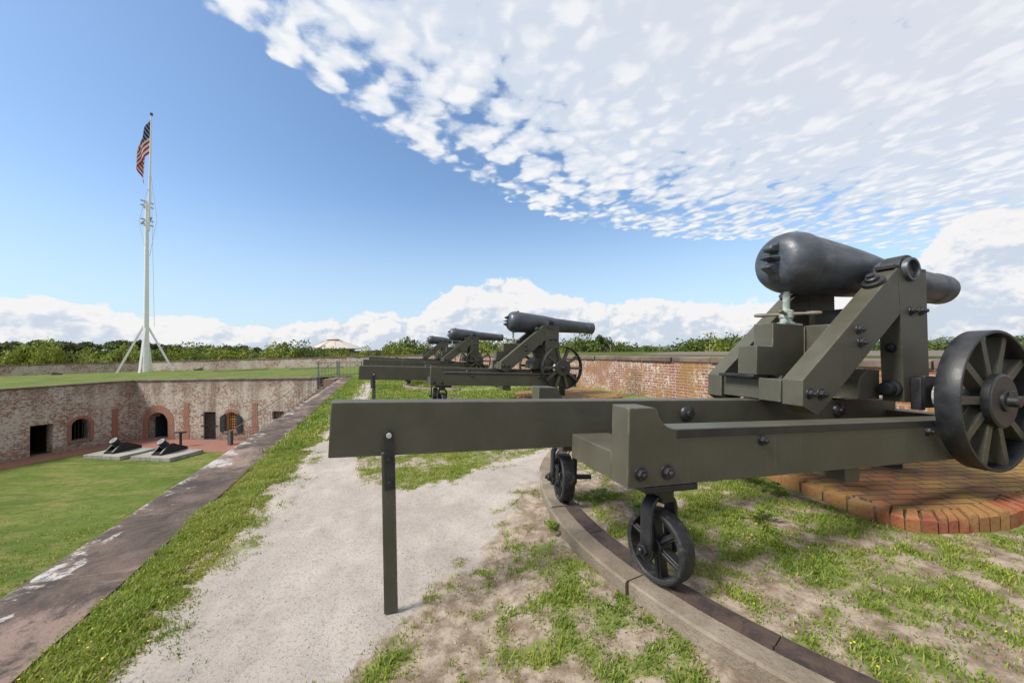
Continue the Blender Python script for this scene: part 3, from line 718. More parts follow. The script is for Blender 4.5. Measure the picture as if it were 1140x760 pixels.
def height(u, v):
    x = u*dU[0]+v*dV[0]; y = u*dU[1]+v*dV[1]
    z = .018*(fbm(x*1.1, y*1.1, 3)-.5)*2 + .017*(fbm(x*5, y*5, 4)-.5)*2 + .012*(fbm(u*3.2+9, v*9, 3)-.5)
    base = .028*smooth(v, 0.2, 2.0) - .01
    for c in PC:
        d = np.hypot(x-c[0], y-c[1]); s = smooth(d, 3.56, 3.45); k = .0 if c is PC[0] else .0
        lift = .150 if abs(c[1]-PC[0][1]) < .1 else .105
        base = base + .062*smooth(d, 4.5, 3.72)*(1 if abs(c[1]-PC[0][1]) < .1 else .5)*(1-s)
        base = base*(1-s) + (lift+c[2])*s
    return z+base
def steps(*segs):
    o = []
    for a, b, h in segs: o += list(np.arange(a, b, h))
    return np.array(o + [segs[-1][1]])
us = steps((-8,.6,.3),(.6,7,.035),(7,14,.12),(14,30,.4),(30,47,1.0)); vs_ = steps((-1.74,-1.2,.035),(-1.2,4.6,.035),(4.6,7.34,.12))
U, V = np.meshgrid(us, vs_, indexing='ij'); g_, d_ = masks(U, V); Z = height(U, V)
edge_l = smooth(V, -1.74, -1.66); Z = Z*edge_l + .0*(1-edge_l) + .012*(1-edge_l)
X = U*dU[0]+V*dV[0]; Y = U*dU[1]+V*dV[1]
nu, nv = U.shape; idx = np.arange(nu*nv).reshape(nu, nv)
fc = np.stack([idx[:-1,:-1], idx[1:,:-1], idx[1:,1:], idx[:-1,1:]], -1).reshape(-1)
fc = np.stack([idx[:-1,:-1], idx[:-1,1:], idx[1:,1:], idx[1:,:-1]], -1).reshape(-1)
me = mesh_np('terreplein', np.stack([X.ravel(), Y.ravel(), Z.ravel()], -1), fc, 4, GROUND, True, {'grass': g_.ravel(), 'dirt': d_.ravel()})
o = bpy.data.objects.new('terreplein', me); COL.objects.link(o); tag(o, kind='structure')

# grass blades
def blades(name, n_try, ur, vr, dens, hgt, wid, blades_per, spread, keep=None, lawn=None, yshift=0.0):
    u = rng.uniform(*ur, n_try); v = rng.uniform(*vr, n_try)
    if lawn is None: g, d = masks(u, v)
    else: g = lawn(u, v)
    if keep is not None: g = g*keep(u, v)
    nf = fbm(u*14, v*14, 3); g = g*smooth(nf, .26, .50)
    ok = rng.random(n_try) < np.clip((g-.12)*dens, 0, 1); u, v, g = u[ok], v[ok], g[ok]
    x = u*dU[0]+v*dV[0]; y = u*dU[1]+v*dV[1]; z = height(u, v) if lawn is None else np.full(len(u), -4.45)
    k = blades_per; n = len(x)*k
    x = np.repeat(x, k)+rng.normal(0, spread, n); y = np.repeat(y, k)+rng.normal(0, spread, n); z = np.repeat(z, k); g = np.repeat(g, k)
    h = hgt*rng.uniform(.35, 1.25, n)*(.55+.6*g); w = wid*rng.uniform(.6, 1.4, n); a = rng.uniform(0, 2*pi, n); l = rng.uniform(.15, 1.25, n)*h; b = a+rng.uniform(-1, 1, n)+pi/2
    ca, sa = np.cos(a)*w/2, np.sin(a)*w/2; lx, ly = np.cos(b)*l, np.sin(b)*l
    P0 = np.stack([x-ca, y-sa, z-.006], -1); P1 = np.stack([x+ca, y+sa, z-.006], -1)
    P2 = np.stack([x+ca*.8+lx*.45, y+sa*.8+ly*.45, z+h*.62], -1); P3 = np.stack([x-ca*.8+lx*.45, y-sa*.8+ly*.45, z+h*.62], -1); P4 = np.stack([x+lx, y+ly, z+h], -1)
    Vv = np.stack([P0,P1,P2,P3,P4], 1).reshape(-1,3); base = np.arange(n)*5
    q = np.stack([base,base+1,base+2, base,base+2,base+3, base+3,base+2,base+4], -1).reshape(-1)
    tone = np.clip(.42+.9*(fbm(x*1.7+3, y*1.7, 3)-.5)+rng.normal(0,.16,n)+yshift, 0, .84); dry = rng.random(n) < .10+.25*(1-g); tone[dry] = rng.uniform(.84, 1, dry.sum())
    me = mesh_np(name, Vv, q, 3, BLADE, False, {'shade': np.repeat(tone, 5)})
    return me
def join_np(name, mes, kind_label):
    o = bpy.data.objects.new(name, mes); COL.objects.link(o); tag(o, kind_label, 'grass', kind='stuff'); return o
notstone = lambda u, v: np.where(np.abs(np.min(np.stack([np.hypot(u*dU[0]+v*dV[0]-c[0], u*dU[1]+v*dV[1]-c[1]) for c in PC]), 0)-3.565) < .135, 0, 1)
plat_c = BASES[0]
def notplat(u, v):
    x = u*dU[0]+v*dV[0]; y = u*dU[1]+v*dV[1]
    edge = np.interp(x, [2.5,2.53,2.57,2.66,2.76,2.9,3.05,3.3,3.9,5.5], [4.75,4.25,3.8,3.36,2.93,2.76,2.72,2.75,2.88,3.39])
    return np.where((x > 2.5) & (y > edge-.03), 0, 1)*notstone(u, v)
join_np('grass', blades('grass', 150000, (.3,7.0), (-1.70,7.3), 1.15, .024, .0062, 6, .022, notplat, yshift=.14), 'short patchy green grass growing in the bare soil around the cannon')
strip_only = lambda u, v: np.where(v < -.85, 1, 0)
join_np('grass_verge', blades('grass_verge', 46000, (1.0,9.0), (-1.72,-1.0), 1.5, .030, .0100, 6, .024, lambda u, v: np.where(v < -1.36+.038*np.clip(u,0,14), 1, .0), yshift=.30), 'dense bright green verge of grass along the dark coping slabs')
join_np('grass_field', blades('grass_field', 60000, (7.0,28.0), (-1.70,7.3), 1.0, .070, .022, 4, .06, notplat, yshift=.05), 'bright green grass on the terreplein around the farther cannons')
join_np('courtyard_grass', blades('courtyard_grass', 150000, (1.0,26.0), (-27,-2.75), 1.0, .060, .030, 4, .08, None, lambda u, v: np.clip(.55+.9*(fbm(u*.9, v*.9, 4)-.5)+smooth(u,14,4)*.25, 0, 1)*smooth(v, -26, -12)*smooth(u, 25, 10)*np.where(u*dU[0]+v*dV[0] > -25.5-.15*(u*dU[1]+v*dV[1]-20), 1, 0), yshift=.16), 'mown green grass of the courtyard lawn')
# small yellow flowers
def flowers(n, ur, vr, f, s):
    u = rng.uniform(*ur, n); v = rng.uniform(*vr, n); g, d = masks(u, v); g = g*f(u, v)*notplat(u, v)*smooth(fbm(u*1.6+7, v*1.6, 2), .46, .62)
    ok = rng.random(n) < g; u, v = u[ok], v[ok]; n = len(u)
    x = u*dU[0]+v*dV[0]; y = u*dU[1]+v*dV[1]; z = height(u, v)+rng.uniform(.025,.06,n)
    vs = []; q = []
    r = s*rng.uniform(.6,1.2,n)
    P = []
    for k in range(5):
        a = 2*pi*k/5; P.append(np.stack([x+r*cos(a), y+r*sin(a), z+r*.5*rng.uniform(-1,1,n)], -1))
    P.append(np.stack([x, y, z-r*.3], -1))
    Vv = np.stack(P, 1).reshape(-1,3); b = np.arange(n)*6
    q = np.concatenate([np.stack([b+k, b+(k+1) % 5, b+5], -1).reshape(-1) for k in range(5)])
    return Vv, q
f1 = flowers(420, (1.2,8), (-1.7,-1.2), lambda u, v: np.ones_like(u),   .0045); f2 = flowers(3000, (.8,5), (1.5,5.5), lambda u, v: np.ones_like(u)*.9, .0048)
Vv = np.concatenate([f1[0], f2[0]]); q = np.concatenate([f1[1], f2[1]+len(f1[0])])
o = bpy.data.objects.new('yellow_flowers', mesh_np('yellow_flowers', Vv, q, 3, YELLOW)); COL.objects.link(o); tag(o, 'tiny yellow flowers scattered through the grass', 'flowers', kind='stuff')
# pebbles on the path
def pebbles(n):
    u = rng.uniform(1.2, 8, n); v = rng.uniform(-1.4, 4.5, n); g, d = masks(u, v); ok = (g < .35) & (rng.random(n) < 1-.6*d) & (notplat(u, v) > 0); u, v = u[ok], v[ok]; n = len(u)
    x = u*dU[0]+v*dV[0]; y = u*dU[1]+v*dV[1]; z = height(u, v); r = .0035+.006*rng.random(n)**3
    oc = np.array([[1,0,0],[0,1,0],[-1,0,0],[0,-1,0],[0,0,.7],[0,0,-.7]]); ang = rng.uniform(0,6.3,n); st = rng.uniform(.6,1.2,n)
    c, s = np.cos(ang), np.sin(ang)
    px = oc[None,:,0]*r[:,None]; py = oc[None,:,1]*(r*st)[:,None]; pz = oc[None,:,2]*r[:,None]
    Vv = np.stack([x[:,None]+px*c[:,None]-py*s[:,None], y[:,None]+px*s[:,None]+py*c[:,None], z[:,None]+pz], -1).reshape(-1,3)
    F = np.array([[0,1,4],[1,2,4],[2,3,4],[3,0,4],[1,0,5],[2,1,5],[3,2,5],[0,3,5]]); b = np.arange(n)*6
    return mesh_np('pebbles', Vv, (b[:,None,None]+F[None]).reshape(-1), 3, mat('pebble', f_plain((.40,.36,.32), .9)))
o = bpy.data.objects.new('pebbles', pebbles(9000)); COL.objects.link(o); tag(o, 'small pale stones scattered on the gravel path', 'gravel', kind='stuff')
# leafy weeds beside the track
def weed(seed, n=34, h=.10, r=.11):
    rr = random.Random(seed); mb = MB(); sh = []
    for i in range(n):
        a = rr.uniform(0,2*pi); d = rr.uniform(.01, r); L = rr.uniform(.03,.06); w = L*.45; z = rr.uniform(.02,h)*(1.15-d/r*.7)
        c = Vector((d*cos(a), d*sin(a), z)); t = Vector((cos(a),sin(a),rr.uniform(-.3,.6))).normalized(); s = Vector((-sin(a),cos(a),rr.uniform(-.4,.4))).normalized()
        mb.add([c-t*L*.5, c+s*w-Vector((0,0,.004)), c+t*L*.6, c-s*w-Vector((0,0,.004))], [(0,1,2,3)]); sh += [rr.uniform(.15,.7)]*4
        mb.add([Vector((d*.3*cos(a),d*.3*sin(a),0)), c+s*.002, c-s*.002], [(0,1,2)]); sh += [.3]*3
    return mb, sh
def put_weed(x, y, z, seed, lab, n=34, h=.10, r=.11):
    mb, sh = weed(seed, n, h, r); o = mb.build('weed_plant', BLADE); at = o.data.attributes.new('shade','FLOAT','POINT'); at.data.foreach_set('value', sh)
    o.location = (x, y, z); tag(o, lab, 'plant')
put_weed(.80, 3.55, .16, 1, 'leafy green weed growing over the iron rail between the two small wheels')
put_weed(.30, 3.13, .10, 2, 'yellow green weed sprouting from the kerb below the farther small wheel', 26, .06, .08)
put_weed(1.06, 3.30, .15, 3, 'low green weed on soil just inside the track', 30, .07, .10)
put_weed(2.42, 3.55, .16, 4, 'green weed against the left side of the orange brick platform', 40, .12, .12)
put_weed(1.95, 3.05, .16, 5, 'leafy weed clump on soil under the long near rail', 46, .09, .15)

# ------------------------------------------------------------------ near wall, coping, parapets
def frame(name, A, B, label=None, cat=None, group=None):
    A, B = Vector(A), Vector(B); return empty(name, (A.x, A.y, 0), math.atan2(B.y-A.y, B.x-A.x), label, cat, group), (B-A).length
# retaining wall under the terreplein edge; local x runs from the far end towards the camera, y away from the courtyard
A_ = uv(27.6,-2.33); B_ = uv(-9,-2.33)
rw, L = frame('retaining_wall', B_, A_, 'brick retaining wall topped by dark lichen stained coping slabs beside the gravel path', 'wall')
MB().box((0,-.40,-4.45),(L,.05,-.13)).build('brick_face', WASH, rw)
cop = MB().box((0,-.56,-.128),(L,.06,.030)); cop = MB()
n = 140
vs = []; fs = []; rr = random.Random(2)
for i in range(n+1):
    x = L*i/n; j = (fbm(np.array([x*1.7]), np.array([3.3]))[0]-.5)*.05; k = (fbm(np.array([x*2.3]), np.array([9.3]))[0]-.5)*.03
    for (y, z) in ((-.62-0*j,-.12),(-.62,.020),(.0+k,.034),(.04+k,.020),(.04+k,-.12)): vs.append((x, y, z))
for i in range(n):
    for q in range(4): fs.append((i*5+q, i*5+q+1, i*5+q+6, i*5+q+5))
fs += [(0,1,2,3,4), tuple(n*5+q for q in (4,3,2,1,0))]
cop.add(vs, fs, True); cop.build('coping', COPING, rw)

def parapet(name, A, B, label, m, ht=1.15, th=.7, group=None, base=-.3):
    e, L = frame(name, A, B, label, 'wall', group)
    MB().box((0,0,base),(L,th,ht)).build('brick_face', m, e)
    c = MB(); n = max(2, int(L/1.25)); rr = random.Random(9)
    for i in range(n):
        a, b = L*i/n+.004, L*(i+1)/n-.004; dz = rr.uniform(-.012,.012); dy = rr.uniform(-.015,.015)
        c.box((a,-.05+dy,ht),(b,th+.05,ht+.125+dz))
    c.build('cap_stones', CAP, e, None, .015)
    return e
PA = uv(50.5,7.35); PB = uv(-12,7.35)
parapet('parapet_wall', PA, PB, 'red brick parapet wall with brown cap stones behind the row of cannons', PARA)
Q = [(-9.6,46.3),(-50,50.2),(-78,36)]
parapet('parapet_wall', Q[1], Q[0], 'long low whitewashed brick parapet across the far grass, behind the flagpole', FARW)
parapet('parapet_wall', Q[2], Q[1], 'low brick parapet at the far left edge, below the dark trees', FARW)
# earth behind the near parapet
def strip_mesh(name, pts_a, rows, m):
    vs = []; fs = []; k = len(rows)
    for (ax, ay), (nx, ny) in pts_a:
        for d, z in rows: vs.append((ax+nx*d, ay+ny*d, z))
    for i in range(len(pts_a)-1):
        for q in range(k-1): fs.append((i*k+q, i*k+q+1, (i+1)*k+q+1, (i+1)*k+q))
    return MB().add(vs, fs, True).build(name, m)
rows = [(.70,1.1),(.76,1.30),(1.6,1.33),(2.6,1.36),(5,1.30),(8,.6),(16,-3.5),(24,-6.2)]
nn = Vector((PB[0]-PA[0], PB[1]-PA[1])).normalized(); nA = (-nn.y, nn.x)
o = strip_mesh('parapet_bank', [(PA, nA), (PB, nA)], rows, WILD); tag(o, kind='structure')
pthm = mat('bank_path', f_plain((.13,.105,.085), .9))
o = strip_mesh('bank_path', [(uv(10.5,7.35), nA), (uv(-12,7.35), nA)], [(.78,1.305),(1.2,1.325),(2.4,1.362)], pthm); tag(o, kind='structure')
far_n = Vector((Q[0][0]-Q[1][0], Q[0][1]-Q[1][1])).normalized(); fN = (-far_n.y, far_n.x)
f2n = Vector((Q[1][0]-Q[2][0], Q[1][1]-Q[2][1])).normalized(); f2N = (-f2n.y, f2n.x)
mid = ((fN[0]+f2N[0])/2*1.03, (fN[1]+f2N[1])/2*1.03)
o = strip_mesh('parapet_bank', [(Q[2], f2N), (Q[1], mid), ((-9.2,46.2), ((fN[0]+nA[0])*.75, (fN[1]+nA[1])*.75))], [(.70,1.1),(.76,1.25),(4,1.15),(8,.2),(16,-3.5),(24,-6.2)], WILD); tag(o, kind='structure')

# ------------------------------------------------------------------ courtyard and casemates
ZC = -4.45
C_ = (-28.9,28.8); RE = (-13.7,26.3); L0 = (-33.4,14.6)
Lx = (L0[0]+(L0[0]-C_[0])*.9, L0[1]+(L0[1]-C_[1])*.9)
yard = [uv(28,-2.4), uv(-10,-2.4), (-40,-14), (-44,0), Lx, C_, RE]
NY = 60
def flat(name, poly, z, m, kind='structure'):
    bm = bmesh.new(); vs = [bm.verts.new((x, y, z)) for x, y in poly]; f = bm.faces.new(vs); bmesh.ops.triangulate(bm, faces=[f]); bmesh.ops.recalc_face_normals(bm, faces=bm.faces)
    me = bpy.data.meshes.new(name); bm.to_mesh(me); bm.free(); me.materials.append(m)
    if me.polygons[0].normal.z < 0: me.flip_normals()
    o = bpy.data.objects.new(name, me); COL.objects.link(o); return tag(o, kind=kind)
flat('courtyard_lawn', [(x*1.0, y) for x, y in yard], ZC, LAWN)
e1 = Vector(C_); ul = (Vector(C_)-Vector(Lx)).normalized(); nl = Vector((ul.y, -ul.x)); ur_ = (Vector(RE)-Vector(C_)).normalized(); nr = Vector((ur_.y, -ur_.x))
p0 = Vector(Lx)+nl*2.15; p1 = Vector(C_)+nl*1.7+nr*2.3; p2 = Vector(C_)+ur_*9.6+nr*3.0; p3 = Vector(RE)+nr*3.2
flat('courtyard_path', [tuple(Vector(Lx)), tuple(p0), tuple(p1), tuple(p2), tuple(p3), tuple(RE), tuple(C_)], ZC+.006, REDP)
flat('courtyard_path', [(-16.2,21.2),(-14.0,21.2),(-13.6,23.8),(-16.4,23.6)], ZC+.006, REDP)
# grass on top of the far casemates
TOPW = [(-9.0,46.6), (-50,50.6), (-79,36.3), (-84,20), (-60,-10), (-44,0), (Lx[0]-.35,Lx[1]+.1), (C_[0]-.30,C_[1]+.30), (RE[0]+.05,RE[1]+.35), (-11.75,26.75), uv(29.5,-1.0), uv(30,2.0), uv(46,2.0)]
def grid_top():
    # tessellated so that the lawn can undulate a little
    bm = bmesh.new(); vs = [bm.verts.new((x, y, -.012)) for x, y in TOPW]; f = bm.faces.new(vs); bmesh.ops.triangulate(bm, faces=[f])
    for it in range(4): bmesh.ops.subdivide_edges(bm, edges=[e for e in bm.edges if e.calc_length() > 3.0], cuts=1, use_grid_fill=False); bmesh.ops.triangulate(bm, faces=bm.faces)
    for v in bm.verts:
        if not v.is_boundary: v.co.z += .12*float(fbm(np.array([v.co.x*.22]), np.array([v.co.y*.22]), 2)[0]-.35)
    bmesh.ops.recalc_face_normals(bm, faces=bm.faces)
    me = bpy.data.meshes.new('upper_lawn'); bm.to_mesh(me); bm.free(); me.materials.append(LAWN)
    o = bpy.data.objects.new('upper_lawn', me); COL.objects.link(o); tag(o, kind='structure')
grid_top()

def arch(x0, x1, z0, zs, rise, n=14):       # opening outline, flat sill, arched head
    w = (x1-x0)/2; cx = (x0+x1)/2
    return [(x0,z0),(x1,z0),(x1,zs)] + [(cx+w*cos(pi*i/n), zs+rise*sin(pi*i/n)) for i in range(1,n)] + [(x0,zs)]
def rect(x0, x1, z0, z1): return [(x0,z0),(x1,z0),(x1,z1),(x0,z1)]
def wall_holes(L, z0, z1, holes, th, name, m, parent):
    bm = bmesh.new()
    loops = [rect(0,L,z0,z1)] + holes; fr = []
    for lp in loops:
        vs = [bm.verts.new((x,0,z)) for x, z in lp]; fr.append(vs)
        for i in range(len(vs)): bm.edges.new((vs[i], vs[(i+1) % len(vs)]))
    bmesh.ops.triangle_fill(bm, use_beauty=True, use_dissolve=False, edges=bm.edges[:])
    for vs in fr:
        bk = [bm.verts.new((v.co.x, th, v.co.z)) for v in vs]
        for i in range(len(vs)):
            j = (i+1) % len(vs); bm.faces.new((vs[i], vs[j], bk[j], bk[i]))
    bmesh.ops.recalc_face_normals(bm, faces=bm.faces)
    me = bpy.data.meshes.new(name); bm.to_mesh(me); bm.free(); me.materials.append(m)
    o = bpy.data.objects.new(name, me); COL.objects.link(o); o.parent = parent
    return o
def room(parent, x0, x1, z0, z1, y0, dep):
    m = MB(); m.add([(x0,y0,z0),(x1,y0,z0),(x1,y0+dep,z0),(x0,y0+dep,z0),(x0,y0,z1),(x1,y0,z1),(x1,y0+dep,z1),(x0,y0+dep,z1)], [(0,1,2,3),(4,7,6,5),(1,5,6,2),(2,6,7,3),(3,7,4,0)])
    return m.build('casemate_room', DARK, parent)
def surround(parent, op, w, m=REDB, ybk=.05, proud=-.02, skip_sill=True):
    # band of bricks round an opening
    n = len(op); cx = sum(p[0] for p in op)/n; pts = [p for p in op]
    o_ = []
    for i, (x, z) in enumerate(op):
        a = Vector(op[i-1]); b = Vector(op[(i+1) % n]); p = Vector((x,z)); 
        if i == 0 or i == 1: nrm = Vector((-1 if i == 0 else 1, 0))
        else:
            d = (b-a).normalized(); nrm = Vector((d.y, -d.x))
        o_.append(tuple(p+nrm*w))
    vs = [(x,proud,z) for x, z in op]+[(x,proud,z) for x, z in o_]+[(x,ybk,z) for x, z in op]+[(x,ybk,z) for x, z in o_]; fs = []
    for i in range(1, n):       # leave the sill side open
        j = (i+1) % n
        fs += [(i,j,n+j,n+i),(n+i,n+j,3*n+j,3*n+i),(i,2*n+i,2*n+j,j)]
    return MB().add(vs, fs).build('brick_surround', m, parent)

# right-hand casemate wall
ew, LR = frame('casemate_wall', C_, RE, 'whitewashed brick casemate wall with arched gateway, iron door and shuttered window', 'wall')
gate = arch(1.22,2.98,ZC+.012,-3.25,.80); door = rect(6.10,7.15,ZC+.012,-2.42); win = arch(8.05,8.95,-3.80,-2.78,.37); slit = rect(11.84,12.80,-2.92,-2.36)
wall_holes(LR+.02, ZC, -.10, [gate, door, win, slit], .7, 'brick_face', WASH, ew)
MB().box((-.02,-.07,-.10),(LR+.06,.45,.012)).build('coping', CAP, ew, None, .02)
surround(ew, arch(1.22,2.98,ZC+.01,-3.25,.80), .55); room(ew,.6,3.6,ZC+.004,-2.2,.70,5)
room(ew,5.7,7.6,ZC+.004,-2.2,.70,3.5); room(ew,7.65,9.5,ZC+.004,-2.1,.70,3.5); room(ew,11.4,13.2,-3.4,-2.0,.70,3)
g = MB().box((1.26,.42,ZC+.02),(1.34,1.35,-2.75)).build('gate_leaf', SHUT, ew, None, .01)
for x0, x1, z0 in ((4.36,4.86,ZC+.01),(10.22,10.66,ZC+.01)):
    p = MB(); rr = random.Random(int(x0*10)); z = z0; 
    while z < -1.85:
        a = rr.uniform(-.08,.08); b = rr.uniform(-.08,.08); p.box((x0+a,-.018,z),(x1+b,.03,z+.115)); z += .117
    p.build('brick_pilaster', REDB, ew)
# iron grated door
dr = MB()
for i in range(7): x = 6.13+i*(.99/6); dr.box((x-.022,.10,ZC+.03),(x+.022,.125,-2.44))
for i in range(11): z = ZC+.10+i*.190; dr.box((6.12,.08,z-.04),(7.13,.098,z+.04))
dr.box((6.12,.13,ZC+.03),(7.13,.15,ZC+.42)); dr = dr.build('iron_door', BLACK, ew)
h = MB()
for z in (-4.2,-3.42,-2.62): h.box((5.90,-.03,z-.035),(6.35,.0,z+.035)); h.box((7.02,-.03,z-.035),(7.30,.0,z+.035)) if z == -3.42 else None
h.build('strap_hinge', BLACK, dr)
MB().box((6.13,.45,ZC+.02),(6.98,.50,-2.6)).build('inner_door', ORANGE, ew)
# arched window, orange frame
wf = MB(); n = 14; cx, w = 8.5, .45
for x in (8.10,8.90): wf.box((x-.05,.10,-3.79),(x+.05,.18,-2.78))
wf.box((8.06,.10,-3.80),(8.94,.18,-3.70))
for i in range(n):
    a, b = pi*i/n, pi*(i+1)/n; wf.beam((cx+.40*cos(a),.14,-2.78+.33*sin(a)),(cx+.40*cos(b),.14,-2.78+.33*sin(b)),.08,.09,(0,1,0))
wf.box((8.13,.12,-2.98),(8.87,.17,-2.92)); 
for x in (8.28,8.44,8.60,8.76): wf.box((x-.016,.13,-3.72),(x+.016,.16,-2.50))
for z in (-3.50,-3.30,-3.12,-2.76): wf.box((8.13,.125,z-.016),(8.87,.165,z+.016))
wf = wf.build('arched_window', ORANGE, ew)
MB().box((8.10,.20,-3.78),(8.90,.215,-2.44)).build('pane', GLASS, wf)
MB().box((7.92,-.10,-3.92),(9.08,.12,-3.80)).build('sill', SILL, ew, None, .015)
for x0, x1, hx in ((7.58,8.03,0),(8.97,9.42,1)):
    s = []; nseg = 8
    top = [(x0+(x1-x0)*i/nseg, -2.86+.34*((i/nseg) if hx == 0 else (1-i/nseg))**.6) for i in range(nseg+1)]
    m = MB().prism([(x0,-3.86),(x1,-3.86)]+top[::-1], -.085, -.035); m.box((x0+.05,-.095,-3.75),(x1-.05,-.086,-3.35)); m.box((x0+.05,-.095,-3.25),(x1-.05,-.086,-2.92))
    m.build('shutter', SHUT, ew, None, .006)
sb = MB()
for i in range(6): x = 11.90+i*.168; sb.cyl((x,.15,-2.915),(x,.15,-2.365),.02,8)
sb.build('window_bars', BLACK, ew); MB().box((11.86,.35,-2.91),(12.78,.37,-2.37)).build('window_board', ORANGE, ew)
surround(ew, arch(8.05,8.95,-3.80,-2.78,.37), .22)

# left-hand casemate wall
ew2, LL = frame('casemate_wall', Lx, C_, 'stained brick casemate wall with square doorway and arched opening at far left', 'wall')
off = (Vector(L0)-Vector(Lx)).length
door2 = rect(off+9.62,off+10.60,ZC+.012,-2.47); win2 = arch(off+11.46,off+12.38,-3.84,-2.85,.46)
wall_holes(LL, ZC, -.10, [door2, win2], .7, 'brick_face', WASH2, ew2)
MB().box((0,-.07,-.10),(LL-.075,.45,.012)).build('coping', CAP, ew2, None, .02)
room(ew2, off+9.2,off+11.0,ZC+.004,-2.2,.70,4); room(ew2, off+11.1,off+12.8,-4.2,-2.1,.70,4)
surround(ew2, arch(off+11.46,off+12.38,-3.84,-2.85,.46), .20)
MB().box((off+11.32,-.10,-3.96),(off+12.52,.12,-3.84)).build('sill', SILL, ew2, None, .015)
MB().box((off+9.62,-.05,ZC),(off+10.60,.7,ZC+.05)).build('doorstep', SILL, ew2)
for x0, x1 in ((off+13.50,off+13.92),):
    p = MB(); rr = random.Random(4); z = ZC+.01
    while z < -2.0:
        a = rr.uniform(-.06,.06); b = rr.uniform(-.06,.06); p.box((x0+a,-.018,z),(x1+b,.03,z+.115)); z += .117
    p.build('brick_pilaster', REDB, ew2)
b2 = MB()
for i in range(5): x = off+11.56+i*.18; b2.cyl((x,.25,-3.83),(x,.25,-2.45),.018,8)
b2.build('window_bars', BLACK, ew2)

# staircase and railing into the courtyard
st = MB(); ns = 24; x0, x1, ya, yb = -12.35, -18.33, 24.45, 25.75
for i in range(ns):
    a = x0+(x1-x0)*i/ns; b = x0+(x1-x0)*(i+1)/ns; z = max(-(i+1)*4.45/(ns+1)-.35, ZC+.05); st.box((b,ya,ZC),(a,yb,z))
tag(st.build('stone_staircase', SILL), 'stone staircase dropping from the terreplein into the courtyard behind the coping', 'stairs')
st = MB().box((-12.34,24.5,ZC),(-11.6,26.25,-.02)); tag(st.build('stair_landing', SILL), 'small stone landing at the head of the courtyard stairs', 'landing')
rl = empty('stair_railing', (-19.5,25.8,ZC), 0, 'thin grey iron railing slanting down the courtyard stairs', 'railing')
def RL(mb, name, m=RAILM, p=rl):
    return mb.build(name, m, p, Matrix.Translation((19.5,-25.8,-ZC)))
def strz(x): return -4.45*(x0-x)/(x0-x1)
for yy in (25.8,):
    h = MB(); h.cyl((x0,yy,1.0),(x1-1.1,yy,strz(x1)+.92),.024,8); h.cyl((x0,yy,.12),(x1,yy,strz(x1)+.12),.014,8); RL(h, 'handrail')
    h = MB()
    for i in range(30):
        x = x0+(x1-x0)*(i+.5)/30; h.cyl((x,yy,strz(x)+.02),(x,yy,strz(x)+1.0),.010,6)
    RL(h, 'balusters')
    RL(MB().box((x1-1.16,yy-.05,ZC),(x1-1.04,yy+.05,ZC+1.0)), 'newel_post')
rg = empty('guard_railing', (-13.6,26.4,0), 0, 'grey green iron guard railing at the head of the courtyard stairs', 'railing')
for (a, b, n, lab) in (((-13.62,26.35),(-13.15,28.2),6,0),((-12.45,27.0),(-11.2,27.9),6,1)):
    h = MB(); a3, b3 = Vector((*a,0)), Vector((*b,0))
    for z in (.10,.98): h.cyl(a3+Vector((0,0,z)), b3+Vector((0,0,z)), .018, 8)
    for i in range(n+1):
        p = a3+(b3-a3)*i/n; h.cyl(p+Vector((0,0,-.05)), p+Vector((0,0,.98)), .011, 6)
    h.build('railing_panel', RAILM, rg, Matrix.Translation((13.6,-26.4,0)))
    h = MB()
    for p in (a3, b3): h.box((p.x-.04,p.y-.04,-.1),(p.x+.04,p.y+.04,1.05))
    h.build('railing_post', RAILM, rg, Matrix.Translation((13.6,-26.4,0)))
tag(MB().box((-19.70,25.95,ZC),(-19.48,26.17,ZC+1.0)).build('gate_post', mat('dark_post', f_plain((.05,.055,.055)))), 'short dark square post at the foot of the courtyard stairs', 'post')

# mortars on their stone beds
def make_mortar():
    root = empty('mortar', (0,0,0))
    prof = [(-1.0,0),(-1.0,.12),(-.52,.56),(-.25,.72),(.02,.72),(.30,.56),(1.12,.20),(1.12,0)]
    for y in (-.37,.37): MB().prism(prof, y-.07, y+.07).build('bed_cheek', MORT, root, None, .01)
    MB().box((-.95,-.27,.02),(.95,.27,.20)).build('bed_transom', MORT, root)
    ax = Vector((-.64,0,.77)); b0 = Vector((-.10,0,.34))
    MB().lathe(b0-ax*.12, ax, [(0,.05),(.03,.17),(.10,.24),(.2,.26),(.45,.26),(.47,.29),(.54,.29),(.56,.25),(.86,.25),(.88,.28),(.97,.285),(.975,.27)], 28).build('barrel', MORT, root)
    MB().lathe(b0+ax*.853, ax, [(0,.262),(.008,.262),(.008,.135),(-.15,.12)], 28).build('muzzle_face', GREYIRON, root)
    t = MB().cyl((-.14,-.46,.46),(-.14,.46,.46),.09,16).build('trunnion', MORT, root)
    MB().beam((-.98,-.445,.13),(-.52,-.445,.56),.05,.03).build('cheek_band', GREYIRON, root)
    return root
ML = ['squat black mortar on the left of the two stone slabs, below the brick wall', 'squat black mortar nearer the gateway, on the right stone slab']
SLABL = ['pale stone slab under the left mortar on the lawn', 'pale stone slab under the right mortar on the lawn']
mp = make_mortar()
